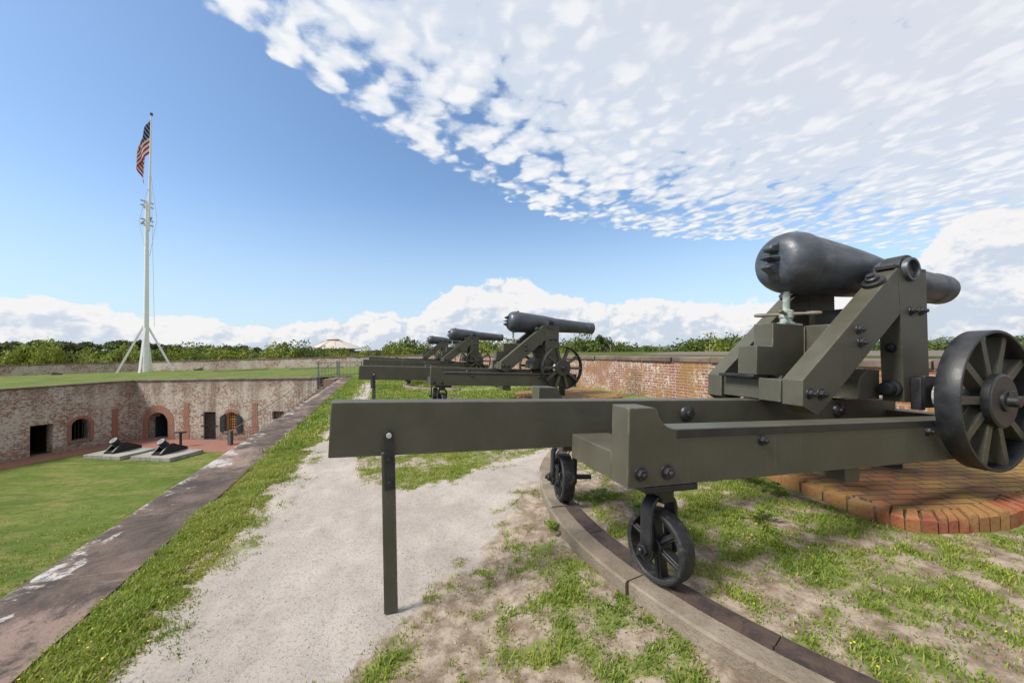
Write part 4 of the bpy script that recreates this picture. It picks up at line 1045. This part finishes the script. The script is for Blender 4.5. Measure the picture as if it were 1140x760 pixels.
for i, (cx, cy) in enumerate(((-24.95,23.95),(-21.35,23.28))):
    o = mp if i == 0 else copy_tree(mp); o.location = (cx-.05, cy+.15, ZC+.24); o.rotation_euler = (0,0,radians(80)); o.scale = (.76,.76,.78); tag(o, ML[i], 'mortar', 'mortars in the courtyard')
    s = MB()
    for r in range(2):
        for c in range(4): s.box((-1.5+c*.752, -.98+r*.98+.006, 0), (-.756+c*.752, -.0+r*.98-.006, .235+.006*((r+c) % 2)))
    if i == 0: so = s.build('stone_slab', SLAB, None, None, .02)
    else: so = so.copy(); COL.objects.link(so)
    so.location = (cx, cy, ZC); so.rotation_euler = (0,0,radians(-12)); tag(so, SLABL[i], 'slab', 'stone slabs under the mortars')
tg = MB().box((-.05,-.05,0),(.05,.05,.95)); tg.box((-.32,-.12,.95),(.32,.12,1.02)); tg = tg.build('sign_stand', MORT); tg.location = (-22.75,25.75,ZC); tag(tg, 'small black T shaped stand on the brick path behind the right mortar', 'stand')

# ------------------------------------------------------------------ flagpole and flag
FP = Vector((-44.9,46.05,0))
fp = empty('flagpole', FP, 0, 'tall white wooden flagpole with four slanting braces on the far grass', 'flagpole')
MB().lathe((0,0,-.1),(.03,-.02,1),[(0,.29),(6,.26),(12,.22),(20.9,.17)],20).build('mast', WHITE, fp)
MB().lathe((.74,-.35,17.3),(.046,-.02,1),[(0,.13),(6,.115),(14.0,.06),(14.1,.06)],16).build('topmast', WHITE, fp)
MB().lathe((1.40,-.62,31.4),(0,0,1),[(0,.14),(.06,.14),(.08,.05),(.16,.05),(.18,.16),(.26,.16),(.32,.08)],14).build('truck', mat('gilt_truck', f_plain((.10,.10,.09), .4)), fp)
for dx, dy in ((-2.15,-1.4),(1.66,-2.5),(2.15,1.4),(-1.66,2.5)):
    MB().beam((dx,dy,-.05),(dx*.05,dy*.05,5.75),.19,.19).build('brace', WHITE, fp)
for z, w in ((20.8,.62),(20.25,.70),(18.55,.80),(18.0,.66)):
    m = MB(); m.beam((.35-w*.55,-.15,z),(.35+w*.62,-.30,z+.02),.16,.16); m.beam((.3,-.9,z+.1),(.5,.5,z+.1),.14,.12)
    if z == 18.55: m.beam((.35-w*.55,-.15,z),(.35-w*.95,-.1,z-.35),.14,.12); m.beam((.35+w*.62,-.3,z+.02),(.35+w*.95,-.35,z+.38),.14,.12)
    m.build('crosstree', mat('grey_timber', f_plain((.34,.35,.36))), fp)
for pts in (((1.35,-.6,22.0),(1.25,-.2,5.5)),((-.7,-.1,18.5),(.2,0,14.2)),((1.7,-.3,18.6),(.6,-.1,14.2)),((.9,-.6,22.4),(-.7,-.1,18.5)),((1.2,-.5,24),(1.75,-.35,18.8))):
    MB().cyl(pts[0], pts[1], .022, 5).build('halyard', ROPE, fp)
def make_flag():
    na, nb = 60, 36; H_, F_ = 4.5, 6.6; vs = []; uvs = []; fs = []
    for i in range(na+1):
        a = i/na
        for j in range(nb+1):
            b = j/nb
            fold = sin(a*9.0+b*3.0)
            # the cloth hangs: it swings out from the pole, then falls back beside it
            wdt = 1.55*(1-math.exp(-a*3.0))*(1-.55*smooth(np.array(a), .55, 1.0))*(.35+.65*min(1.0, b*1.4+a*.9))
            x = -.06-wdt-.10*fold*a; y = .16*sin(a*16+b*2.5)*(.3+a)+.12*cos(a*7)
            z = -b*H_*(1-.06*a) - a*F_*.72*(1-.12*b) + .02*fold
            vs.append((x, y, float(z))); uvs.append((a, b))
    for i in range(na):
        for j in range(nb): k = i*(nb+1)+j; fs.append((k, k+1, k+nb+2, k+nb+1))
    me = bpy.data.meshes.new('flag'); me.from_pydata(vs, [], fs); ul_ = me.uv_layers.new(name='cloth')
    for l in me.loops: ul_.data[l.index].uv = uvs[l.vertex_index]
    me.polygons.foreach_set('use_smooth', [True]*len(fs)); me.materials.append(FLAG)
    o = bpy.data.objects.new('flag', me); COL.objects.link(o); o.location = (FP.x+1.30, FP.y-.62, 31.35); o.rotation_euler = (0, radians(1.5), 0)
    s = o.modifiers.new('cloth', 'SOLIDIFY'); s.thickness = .012
    return tag(o, 'red, white and blue American flag hanging limp at the top of the flagpole', 'flag')
make_flag()
# small iron relics at the foot of the far parapet
ro = MB().box((-.5,-.12,0),(.5,.12,.16)); ro.prism([(-.5,.16),(-.1,.30),(.1,.16)], -.1, .1); ro = ro.build('iron_fitting', BLACK); ro.location = (-52.6,43.4,.03); tag(ro, 'small dark iron fitting on the grass left of the flagpole', 'iron fitting')
ro2 = MB().box((-.4,-.12,0),(.6,.12,.14)); ro2.cyl((-.2,0,.1),(.7,0,.26),.07,10); ro2 = ro2.build('iron_fitting', BLACK); ro2.location = (-39.2,46.8,.05); tag(ro2, 'small dark iron fitting on the grass right of the flagpole', 'iron fitting')
for i, (cx, cy, lab) in enumerate(((-31.5,44.5,'low dark arc of an empty gun track on the far lawn right of the flagpole'),(-23.0,45.0,'short dark arc of an empty gun track on the far lawn by the railing'))):
    m = MB(); n = 24; vs = []; fs = []
    for k in range(n+1):
        t = radians(200)+radians(140)*k/n
        for r, z in ((3.0,0),(3.0,.07),(3.4,.07),(3.4,0)): vs.append((r*cos(t), r*sin(t)*.8, z))
    for k in range(n):
        for q in range(3): fs.append((k*4+q, k*4+q+1, k*4+q+5, k*4+q+4))
    o = m.add(vs, fs).build('gun_track', mat('old_kerb', f_plain((.14,.12,.10), .9))); o.location = (cx, cy, .05); tag(o, lab, 'track', 'empty gun tracks on the far lawn')

# ------------------------------------------------------------------ land beyond, water, far shore
def polar(name, rs, zs, m, n=96, cx=0, cy=0, bump=0):
    vs = [(cx, cy, zs[0])]; fs = []
    for r, z in zip(rs, zs):
        for k in range(n):
            a = 2*pi*k/n; zz = z + (bump*float(fbm(np.array([cos(a)*r*.02+50]), np.array([sin(a)*r*.02+50]), 3)[0]-.5) if bump else 0)
            vs.append((cx+r*cos(a), cy+r*sin(a), zz))
    for k in range(n): fs.append((0, 1+k, 1+(k+1) % n))
    for i in range(len(rs)-1):
        for k in range(n): a = 1+i*n+k; b = 1+i*n+(k+1) % n; fs.append((a, a+n, b+n, b))
    return tag(MB().add(vs, fs, True).build(name, m), kind='structure')
polar('land', [20,60,120,220,330,430,520,600], [-6.3,-6.3,-6.4,-6.8,-7.2,-7.8,-9.0,-11.5], WILD, bump=.6)
polar('water', [50,400,1200,4000,12000,30000], [-9.6]*6, WATER)
m = MB(); vs = []; fs = []; n = 260
for k in range(n+1):
    az = radians(8+62*k/n); r = 2500+350*sin(az*5)
    h = 4+6*float(fbm(np.array([k*.35]), np.array([2.]), 4)[0])
    for rr_, z in ((r,-9.7),(r+12,-9.2+h*.75),(r+60,-9.4+h),(r+500,-9.4+h*.9),(r+900,-9.8)): vs.append((rr_*sin(az), rr_*cos(az), z))
for k in range(n):
    for q in range(4): fs.append((k*5+q, k*5+q+1, k*5+q+6, k*5+q+5))
tag(m.add(vs, fs, True).build('far_shore', SHORE), kind='structure')

# visitor building with the many-sided roof
def pxw(px, y_off, dep):      # azimuth by image column, height by pixels above the horizon
    return ((px-570)/418.4*dep, dep, EYE+y_off/418.4*dep)
bx, by = -57.0, 120.0
vb = empty('visitor_building', (bx,by,-6.4), 0, 'pale building with low many sided roof beyond the far parapet', 'building')
def ngon(r, z, n=10, ph=.2): return [(r*cos(2*pi*i/n+ph), r*sin(2*pi*i/n+ph), z) for i in range(n)]
def frust(r0, z0, r1, z1, n=10): 
    m = MB(); m.add(ngon(r0,z0,n)+ngon(r1,z1,n), [(i,(i+1) % n,(i+1) % n+n,i+n) for i in range(n)]+[tuple(range(n,2*n)), tuple(range(n-1,-1,-1))]); return m
frust(6.4,0,6.4,9.7).build('wall', CREAM, vb)
rf = frust(8.4,9.75,2.1,12.35).build('roof', ROOF, vb)
rb = MB()
for i in range(10):
    a = 2*pi*i/10+.2; rb.beam((8.4*cos(a),8.4*sin(a),9.82),(2.1*cos(a),2.1*sin(a),12.42),.16,.10)
rb.build('roof_ribs', ROOF, rf)
frust(8.5,9.55,8.5,9.77).build('fascia', mat('pale_fascia', f_plain((.5,.48,.45))), rf)
frust(1.9,12.3,1.9,12.75).build('cupola', CREAM, rf); frust(2.3,12.75,.3,13.3).build('cupola_roof', ROOF, rf)
for i in range(10):
    a0_ = 2*pi*i/10+.2; a1_ = a0_+2*pi/10; p, q = Vector((6.42*cos(a0_),6.42*sin(a0_),0)), Vector((6.42*cos(a1_),6.42*sin(a1_),0))
    for s in (.3,.7):
        c = p+(q-p)*s; d = (q-p).normalized(); nrm = Vector((c.x,c.y,0)).normalized()
        MB().beam(c+nrm*.03+Vector((0,0,8.55)), c+nrm*.03+Vector((0,0,9.45)), .9, .06, nrm).build('window', GLASS, vb)
wg = empty('brick_building', (-44,123,-6.4), radians(4), 'long low building with dark red roof right of the pale visitor building', 'building')
MB().box((-9,0,0),(16,6,7.6)).build('wall', mat('dull_brick', f_plain((.14,.06,.045), .85)), wg)
MB().prism([(-9.4,7.55),(16.4,7.55),(16.0,8.95),(-9.0,8.95)], -.5, 6.5).build('roof', DKRED, wg)
ck_ = MB().box((-2.2,0,0),(2.2,1.4,9.6)).build('brick_ruin', mat('ruin_brick', f_plain((.30,.20,.16), .9))); ck_.location = (-73.6,121,-6.6); tag(ck_, 'block of pinkish old brickwork among bushes left of the visitor building', 'ruin')
sm = empty('signal_mast', (-46.5,150,-6.5), 0, 'thin far mast with a dark top beyond the bushes', 'mast')
MB().cyl((0,0,0),(0,0,12.0),.14,8).build('pole', WHITE, sm); MB().box((-.25,-.25,10.6),(.25,.25,12.4)).build('lantern', MORT, sm)
wt_ = empty('water_tower', (905,1950,-9), 0, 'tiny pale blue water tower on the far shore', 'water tower')
MB().cyl((0,0,0),(0,0,26),2.2,10).build('stem', mat('pale_blue', f_plain((.35,.45,.52))), wt_); MB().lathe((0,0,24),(0,0,1),[(0,2.2),(3,7.5),(7,8.2),(10,6),(11,2)],16).build('tank', MATS['pale_blue'], wt_)

# ------------------------------------------------------------------ trees beyond the walls
def crown_mesh(name, m, lobes, n, size, seed):
    r = np.random.default_rng(seed); L = np.array(lobes); w = (L[:,3]*L[:,4]*L[:,5])**.67; k = r.choice(len(L), n, p=w/w.sum())
    d = r.normal(size=(n,3)); d /= np.linalg.norm(d, axis=1)[:,None]; rad = r.random(n)**.35*(1+.05*r.normal(size=n))
    c = L[k,:3]+d*rad[:,None]*L[k,3:6]
    a = r.normal(size=(n,3)); a /= np.linalg.norm(a, axis=1)[:,None]; nrm = d*.6+a*.8+np.array([0,0,.35]); nrm /= np.linalg.norm(nrm, axis=1)[:,None]
    t = np.cross(nrm, r.normal(size=(n,3))); t /= np.linalg.norm(t, axis=1)[:,None]; b = np.cross(nrm, t); s = size*r.uniform(.5,1.4,n)[:,None]
    zq = np.quantile(c[:,2], .96); c[:,2] *= .955/zq
    V_ = np.stack([c-t*s, c+b*s*.6, c+t*s, c-b*s*.6], 1).reshape(-1,3); q = np.arange(n*4)
    sh = np.clip(r.beta(2,2,n)*.6+ .4*r.random(len(L))[k], 0, 1)
    return mesh_np(name, V_, q, 4, m, False, {'shade': np.repeat(sh,4)})
def lobes_bush(r):
    o = [(0,0,.45,.42,.42,.42)]
    for i in range(9):
        a = r.uniform(0,2*pi); d = r.uniform(.12,.36); s = r.uniform(.17,.30); o.append((d*cos(a),d*sin(a),r.uniform(.2,.78)*(1-d*.5),s,s,s*.85))
    return o
def lobes_cedar(r):
    o = []
    for i in range(15):
        z = r.uniform(.35,1.0); a = r.uniform(0,2*pi); d = r.uniform(.05,.46)*(1.25-z*.75); o.append((d*cos(a)+.1*(z-.5),d*sin(a),z-.05,r.uniform(.13,.26),r.uniform(.13,.26),r.uniform(.045,.085)))
    o.append((.04,0,.93,.16,.16,.06)); o.append((0,0,.4,.3,.3,.22))
    return o
def trunk_mesh(seed, cedar):
    r = random.Random(seed); m = MB(); m.lathe((0,0,-.05),(.02,.01,1),[(0,.035),(.4,.026),(.85,.010)],8)
    for i in range(7 if cedar else 5):
        z = r.uniform(.25,.8); a = r.uniform(0,2*pi); d = r.uniform(.2,.42); m.cyl((0,0,z*.85),(d*cos(a),d*sin(a),z+.08),.012,5,.004)
    return m
def tree_proto(kind, seed):
    r = random.Random(seed); root = empty(kind, (0,0,-200))
    cedar = kind == 'cedar_tree'
    mm = {'cedar_tree': LEAF_D, 'green_bush': LEAF_G, 'bright_bush': LEAF_Y, 'rusty_bush': LEAF_R}[kind]
    lb = lobes_cedar(r) if cedar else lobes_bush(r)
    o = bpy.data.objects.new('crown', crown_mesh('crown', mm, lb, 3800 if cedar else 4200, .034 if cedar else .034, seed)); COL.objects.link(o); o.parent = root
    t = trunk_mesh(seed, cedar).build('trunk', BARK, root)
    return root
PROT = {k: [tree_proto(k, 100+i*7+j*31) for j in range(n)] for i, (k, n) in enumerate((('cedar_tree',5),('green_bush',4),('bright_bush',3),('rusty_bush',1)))}
USED = {}
TLAB = {'cedar_tree': ('dark evergreen cedar with flat spreading top in the trees beyond the parapet', 'tree', 'dark cedars beyond the parapet'),
        'green_bush': ('rounded mid green bush in the thicket beyond the parapet', 'bush', 'green bushes beyond the parapet'),
        'bright_bush': ('bright yellow green bush just behind the parapet cap stones', 'bush', 'bright bushes behind the parapet'),
        'rusty_bush': ('rust brown bush beyond the parapet near the patch of water', 'bush', 'rusty bushes beyond the parapet')}
tr_r = random.Random(42)
def put_tree(kind, px, ytop, dep, wid=None, label=None, zb=-6.4):
    hz = 404-.0255*px                       # horizon row of that column
    zt = EYE+(hz-ytop)/418.4*dep; x = (px-570)/418.4*dep; h = zt-zb
    i = USED.get(kind, 0); USED[kind] = i+1; pl = PROT[kind]
    o = pl[i] if i < len(pl) else copy_tree(pl[i % len(pl)])
    w = wid if wid else h*tr_r.uniform(.85,1.15)
    o.location = (x, dep, zb); o.scale = (w, w, h/1.0); o.rotation_euler = (0,0,tr_r.uniform(0,6.28))
    l, c, g = TLAB[kind]; 
    if label: tag(o, label, c)
    else: tag(o, l, c, g)
# skyline read along the tops of the trees
back = [(-40,381),(-22,384),(2,383),(14,382),(28,385),(44,380),(56,382),(64,380.5),(76,386),(88,383.5),(98,382),(108,385),(122,382),(135,380.5),(146,380),(153,381),(170,384),(185,385),(197,385.7),(208,388),(220,388),(230,386),(243,388)]
for px, y in back: put_tree('cedar_tree', px, y-.6, tr_r.uniform(84,104), tr_r.uniform(7,10))
for px, y in [(252,386),(262,387),(272,386),(286,388),(296,389),(312,388.5),(326,389),(338,389)]: put_tree('cedar_tree', px, y-.5, tr_r.uniform(95,110), tr_r.uniform(6,8))
put_tree('green_bush', 452, 380.3, 86, 7.6, 'tall rounded green tree beyond the parapet left of the farthest cannon'); put_tree('green_bush', 440, 384.5, 88, 6); put_tree('green_bush', 432, 389, 84, 5); put_tree('green_bush', 464, 386, 86, 5)
front = list(range(-30, 345, 14))
for px in front: put_tree('green_bush' if tr_r.random() < .55 else 'bright_bush', px+tr_r.uniform(-4,4), (404-.0255*px)-tr_r.uniform(0,8), tr_r.uniform(68,80), tr_r.uniform(4.5,7))
for px, y in [(22,387),(50,389),(58,388),(128,392),(140,393),(150,393)]: put_tree('bright_bush', px, y, 66, tr_r.uniform(4,6))
for px in range(-30, 345, 22): put_tree('green_bush', px+tr_r.uniform(-4,4), (404-.0255*px)-tr_r.uniform(4,11), tr_r.uniform(82,92), tr_r.uniform(6,8))
for px in range(330, 480, 13): put_tree('bright_bush' if tr_r.random() < .5 else 'green_bush', px+tr_r.uniform(-3,3), (404-.0255*px)-(0.0 if 338 < px < 425 else tr_r.uniform(2.5,5.0)), tr_r.uniform(66,74), tr_r.uniform(3.5,5))
for px, y in [(322,391),(300,391),(381,391.5),(376,391)]: put_tree('green_bush', px, y, 100, 5)
for px in range(480, 690, 13): put_tree('bright_bush' if tr_r.random() < .55 else 'green_bush', px+tr_r.uniform(-4,4), (404-.0255*px)-tr_r.uniform(1,5), tr_r.uniform(58,75), tr_r.uniform(4.5,6.5))
for px, y in [(476,386),(545,382),(556,384),(536,384),(632,382),(641,381),(651,380)]: put_tree('green_bush', px, y, tr_r.uniform(60,72), 5)
put_tree('cedar_tree', 667, 374.5, 62, 4.2, 'cedar with a tufted top standing above the bushes right of the second cannon')
put_tree('cedar_tree', 661, 379, 64, 5); put_tree('cedar_tree', 673, 379, 66, 5)
for px, y in [(684,385.5),(692,385),(701,386),(709,386.5),(716,386.5),(726,385)]: put_tree('cedar_tree', px, y, tr_r.uniform(110,135), 8)
for px, y in [(755,387),(762,383.5),(769,384),(776,382),(783,379),(791,377.5),(799,381),(807,378),(816,377),(824,378),(833,378),(845,380),(940,382),(955,381),(968,382),(982,383),(996,382),(1018,382),(1037,382.5),(1048,383),(1064,384),(1120,383),(1137,381.5),(1150,381),(1165,380)]: put_tree('cedar_tree' if tr_r.random() < .55 else 'green_bush', px, y, tr_r.uniform(62,84), tr_r.uniform(6,8))
for px in range(690, 870, 15): put_tree('green_bush' if tr_r.random() < .7 else 'bright_bush', px+tr_r.uniform(-4,4), (404-.0255*px)+(5.5 if 722 < px < 760 else tr_r.uniform(1,4)), tr_r.uniform(60,74), tr_r.uniform(5,8))
for px in range(930, 1180, 17): put_tree('green_bush', px, (404-.0255*px)+tr_r.uniform(5,8), tr_r.uniform(50,60), tr_r.uniform(6,8))
for px, y in [(734,390),(742,391)]: put_tree('rusty_bush', px, y, 84, 3.6)
def dead_tree(px, ytop, dep, lab):
    hz = 404-.0255*px; zt = EYE+(hz-ytop)/418.4*dep; h = zt+6.4; r = random.Random(int(px)); m = MB(); m.cyl((0,0,0),(.1,0,h*.9),.13,7,.05)
    for i in range(11):
        z = h*r.uniform(.45,.9); a = r.uniform(0,2*pi); d = r.uniform(.5,1.5); m.cyl((.1*z/h,0,z),(d*cos(a),d*sin(a)*.6,z+r.uniform(.3,1.3)),.05,5,.015)
    o = m.build('dead_tree', DEAD); o.location = ((px-570)/418.4*dep, dep, -6.4); tag(o, lab, 'tree')
dead_tree(679, 376.5, 60, 'bare pale dead tree beside the tufted cedar'); dead_tree(789, 381, 58, 'bare pale trunk in front of the dark trees left of the foreground carriage')

# ------------------------------------------------------------------ sky, sun, camera
SUN_EL, SUN_V = radians(48), (-.93, -.37)           # direction towards the sun in plan
w = bpy.data.worlds.new('World'); sc.world = w; w.use_nodes = True; nt = w.node_tree; nt.nodes.clear()
sky = nt.nodes.new('ShaderNodeTexSky'); sky.sky_type = 'NISHITA'; sky.sun_disc = False; sky.sun_elevation = SUN_EL
sky.sun_rotation = math.atan2(SUN_V[0], SUN_V[1]); sky.altitude = 10; sky.air_density = 1.0; sky.dust_density = 1.0; sky.ozone_density = 1.8
tc = nd(nt, 'ShaderNodeTexCoord'); dirv = nd(nt, 'ShaderNodeVectorMath', {0: tc.outputs['Generated']}, operation='NORMALIZE').outputs[0]
sp = nd(nt, 'ShaderNodeSeparateXYZ', {0: dirv}); dx, dy, dz = sp.outputs
zc = math_(nt, 'MAXIMUM', dz, .03)
px_ = math_(nt, 'DIVIDE', dx, zc); py_ = math_(nt, 'DIVIDE', dy, zc)
def curve(x, pts):      # float curve over 0..1
    n = nt.nodes.new('ShaderNodeFloatCurve'); nt.links.new(x, n.inputs['Value']); c = n.mapping.curves[0]
    n.mapping.use_clip = False
    while len(c.points) < len(pts): c.points.new(.5, .5)
    for p, q in zip(c.points, pts): p.location = q
    n.mapping.update(); return n.outputs[0]
tx = math_(nt, 'DIVIDE', math_(nt, 'ADD', px_, 4.0), 12.0, clamp=True)
E_ = [(-4,-3.0),(-2,-.9),(-.867,1.00),(-.504,1.78),(-.238,2.15),(.219,2.68),(1.04,3.22),(1.64,3.50),(2.27,3.55),(4.0,4.0),(8,5.5)]
fe = curve(tx, [((a+4)/12, (b+4)/12) for a, b in E_]); fe = math_(nt, 'SUBTRACT', math_(nt, 'MULTIPLY', fe, 12.0), 4.0)
s_ = math_(nt, 'SUBTRACT', fe, py_)                # >0 under the cloud sheet
pv = nd(nt, 'ShaderNodeCombineXYZ', {0: px_, 1: py_}).outputs[0]
wn = nd(nt, 'ShaderNodeTexNoise', {'Vector': pv, 'Scale': 7., 'Detail': 4.}).outputs['Color']
wv = nd(nt, 'ShaderNodeVectorMath', {0: pv, 1: nd(nt, 'ShaderNodeVectorMath', {0: nd(nt, 'ShaderNodeVectorMath', {0: wn, 1: (.5,.5,.5)}, operation='SUBTRACT').outputs[0], 1: (.16,.16,0)}, operation='MULTIPLY').outputs[0]}, operation='ADD').outputs[0]
def cells(sc_, rot, ax_):
    v = nd(nt, 'ShaderNodeTexVoronoi', {'Scale': sc_, 'Smoothness': .75, 'Randomness': .9}, feature='SMOOTH_F1'); nt.links.new(mapping(nt, wv, (1,ax_,1), rot=(0,0,rot)), v.inputs['Vector']); return math_(nt, 'SUBTRACT', .42, v.outputs['Distance'])
c_a = cells(7.5, .9, .8); c_b = cells(15.0, .9, .85)
n1 = noise(nt, wv, 8.0, 6, .6); n2 = noise(nt, mapping(nt, pv, (1,.7,1), (3.1,1.7,0), (0,0,.9)), 1.5, 3, .5); n3 = noise(nt, pv, 22, 5, .62)
dens = math_(nt, 'ADD', math_(nt, 'MULTIPLY', c_a, 1.35), math_(nt, 'MULTIPLY', c_b, 1.15))
dens = math_(nt, 'ADD', dens, math_(nt, 'MULTIPLY', math_(nt, 'SUBTRACT', n1, .5), .8)); dens = math_(nt, 'ADD', dens, math_(nt, 'MULTIPLY', math_(nt, 'SUBTRACT', n3, .5), .6))
big = math_(nt, 'MULTIPLY', math_(nt, 'SUBTRACT', n2, .5), sstep(nt, s_, .0, 1.2, .55, .7))
cover = math_(nt, 'ADD', math_(nt, 'ADD', sstep(nt, s_, -.20, .05, -1.3, .30), sstep(nt, s_, .3, 1.9, 0, .85)), big)
thick = math_(nt, 'ADD', dens, cover)
alt = sstep(nt, thick, -.14, .40)
deep = sstep(nt, s_, .5, 2.6)
puff = sstep(nt, math_(nt, 'ADD', dens, math_(nt, 'MULTIPLY', math_(nt, 'SUBTRACT', n2, .5), .8)), -.30, .50)
acol = mix(nt, puff, mix(nt, deep, (3.2,3.6,4.2), (3.6,3.75,4.1)), mix(nt, deep, (4.7,4.72,4.76), (4.25,4.33,4.5)))
# cumulus along the horizon
az = math_(nt, 'ARCTAN2', dx, dy); el = math_(nt, 'ARCSINE', dz)
ta = math_(nt, 'DIVIDE', math_(nt, 'ADD', az, pi), 2*pi)
tops = [(-180,4),(-90,5),(-60,5.5),(-53.8,6.4),(-50,7.0),(-47.5,6.6),(-45,4.6),(-37.4,4.0),(-29.8,4.1),(-23,5.4),(-20.5,6.1),(-17.5,5.6),(-11,8.6),(-7,9.4),(-1.5,10.6),(5.5,8.4),(10,8.0),(15,6.8),(21,6.9),(26,6.6),(32,5.2),(37,5.0),(43,6.5),(48.6,9.0),(54,11.5),(70,10),(120,5),(180,4)]
et = math_(nt, 'MULTIPLY', curve(ta, [((a+180)/360, b/14) for a, b in tops]), 14.0)
eld = math_(nt, 'MULTIPLY', el, 180/pi)
dv2 = mapping(nt, dirv, (1,1,1.5))
c1 = noise(nt, dv2, 9, 8, .56, .25); c2 = noise(nt, dv2, 30, 7, .6, .2)
lump = math_(nt, 'ADD', math_(nt, 'MULTIPLY', math_(nt, 'SUBTRACT', c1, .5), 7.0), math_(nt, 'MULTIPLY', math_(nt, 'SUBTRACT', c2, .5), 3.2))
over = math_(nt, 'SUBTRACT', math_(nt, 'ADD', et, lump), eld)
cum = sstep(nt, over, -.10, .40); cum = math_(nt, 'MULTIPLY', cum, sstep(nt, eld, -1, .8))
# light on the billows: compare the field with itself a step towards the sun
c1b = noise(nt, nd(nt, 'ShaderNodeVectorMath', {0: dv2, 1: (-.018,-.004,.030)}, operation='ADD').outputs[0], 9, 8, .56, .25); c2b = noise(nt, nd(nt, 'ShaderNodeVectorMath', {0: dv2, 1: (-.007,-.002,.011)}, operation='ADD').outputs[0], 30, 7, .6, .2)
lit = math_(nt, 'ADD', math_(nt, 'MULTIPLY', math_(nt, 'SUBTRACT', c1, c1b), 3.0), math_(nt, 'MULTIPLY', math_(nt, 'SUBTRACT', c2, c2b), 1.6))
hgt = math_(nt, 'DIVIDE', eld, math_(nt, 'MAXIMUM', et, 1.0))
lit = math_(nt, 'ADD', math_(nt, 'ADD', lit, .10), math_(nt, 'MULTIPLY', math_(nt, 'SUBTRACT', hgt, .45), .9))
ccol = mix(nt, sstep(nt, lit, -.24, .40), (2.95,3.3,3.85), (4.6,4.48,4.44))
skyc = nd(nt, 'ShaderNodeMix', data_type='RGBA', blend_type='MULTIPLY'); skyc.inputs[0].default_value = 1; nt.links.new(sky.outputs[0], skyc.inputs[6]); skyc.inputs[7].default_value = (.80,.89,.94,1)
low = mix(nt, sstep(nt, dz, .02, .40, .62, 0.0), skyc.outputs[2], (3.0,3.75,4.55))
c = mix(nt, math_(nt, 'MULTIPLY', alt, .95), low, acol)
c = mix(nt, math_(nt, 'MULTIPLY', cum, .92), c, ccol)
# a wisp high on the left
bg = nd(nt, 'ShaderNodeBackground', {'Color': c, 'Strength': .15}); wo = nd(nt, 'ShaderNodeOutputWorld'); nt.links.new(bg.outputs[0], wo.inputs[0])
sl = bpy.data.lights.new('sun', 'SUN'); sl.energy = 3.7; sl.angle = radians(17); sl.color = (1,.945,.86); so = bpy.data.objects.new('sun', sl); COL.objects.link(so)
sd = Vector((SUN_V[0]*cos(SUN_EL), SUN_V[1]*cos(SUN_EL), sin(SUN_EL))); so.rotation_euler = (-sd).to_track_quat('-Z','Y').to_euler(); so.location = sd*60

cam = bpy.data.cameras.new('camera'); co_ = bpy.data.objects.new('camera', cam); COL.objects.link(co_); sc.camera = co_
cam.sensor_fit = 'HORIZONTAL'; cam.sensor_width = 36; cam.lens = 36*418.394/1140; cam.clip_start = .05; cam.clip_end = 60000
co_.matrix_world = Matrix.Translation((0,0,EYE)) @ (Matrix.Rotation(radians(90+1.293), 4, 'X') @ Matrix.Rotation(radians(-1.456), 4, 'Z'))
sc.view_settings.view_transform = 'Standard'; sc.view_settings.look = 'None'; sc.view_settings.gamma = 1; sc.view_settings.use_curve_mapping = False; sc.view_settings.exposure = 0.45
sc.render.engine = 'CYCLES'; sc.cycles.max_bounces = 6; sc.cycles.diffuse_bounces = 3; sc.cycles.use_denoising = True
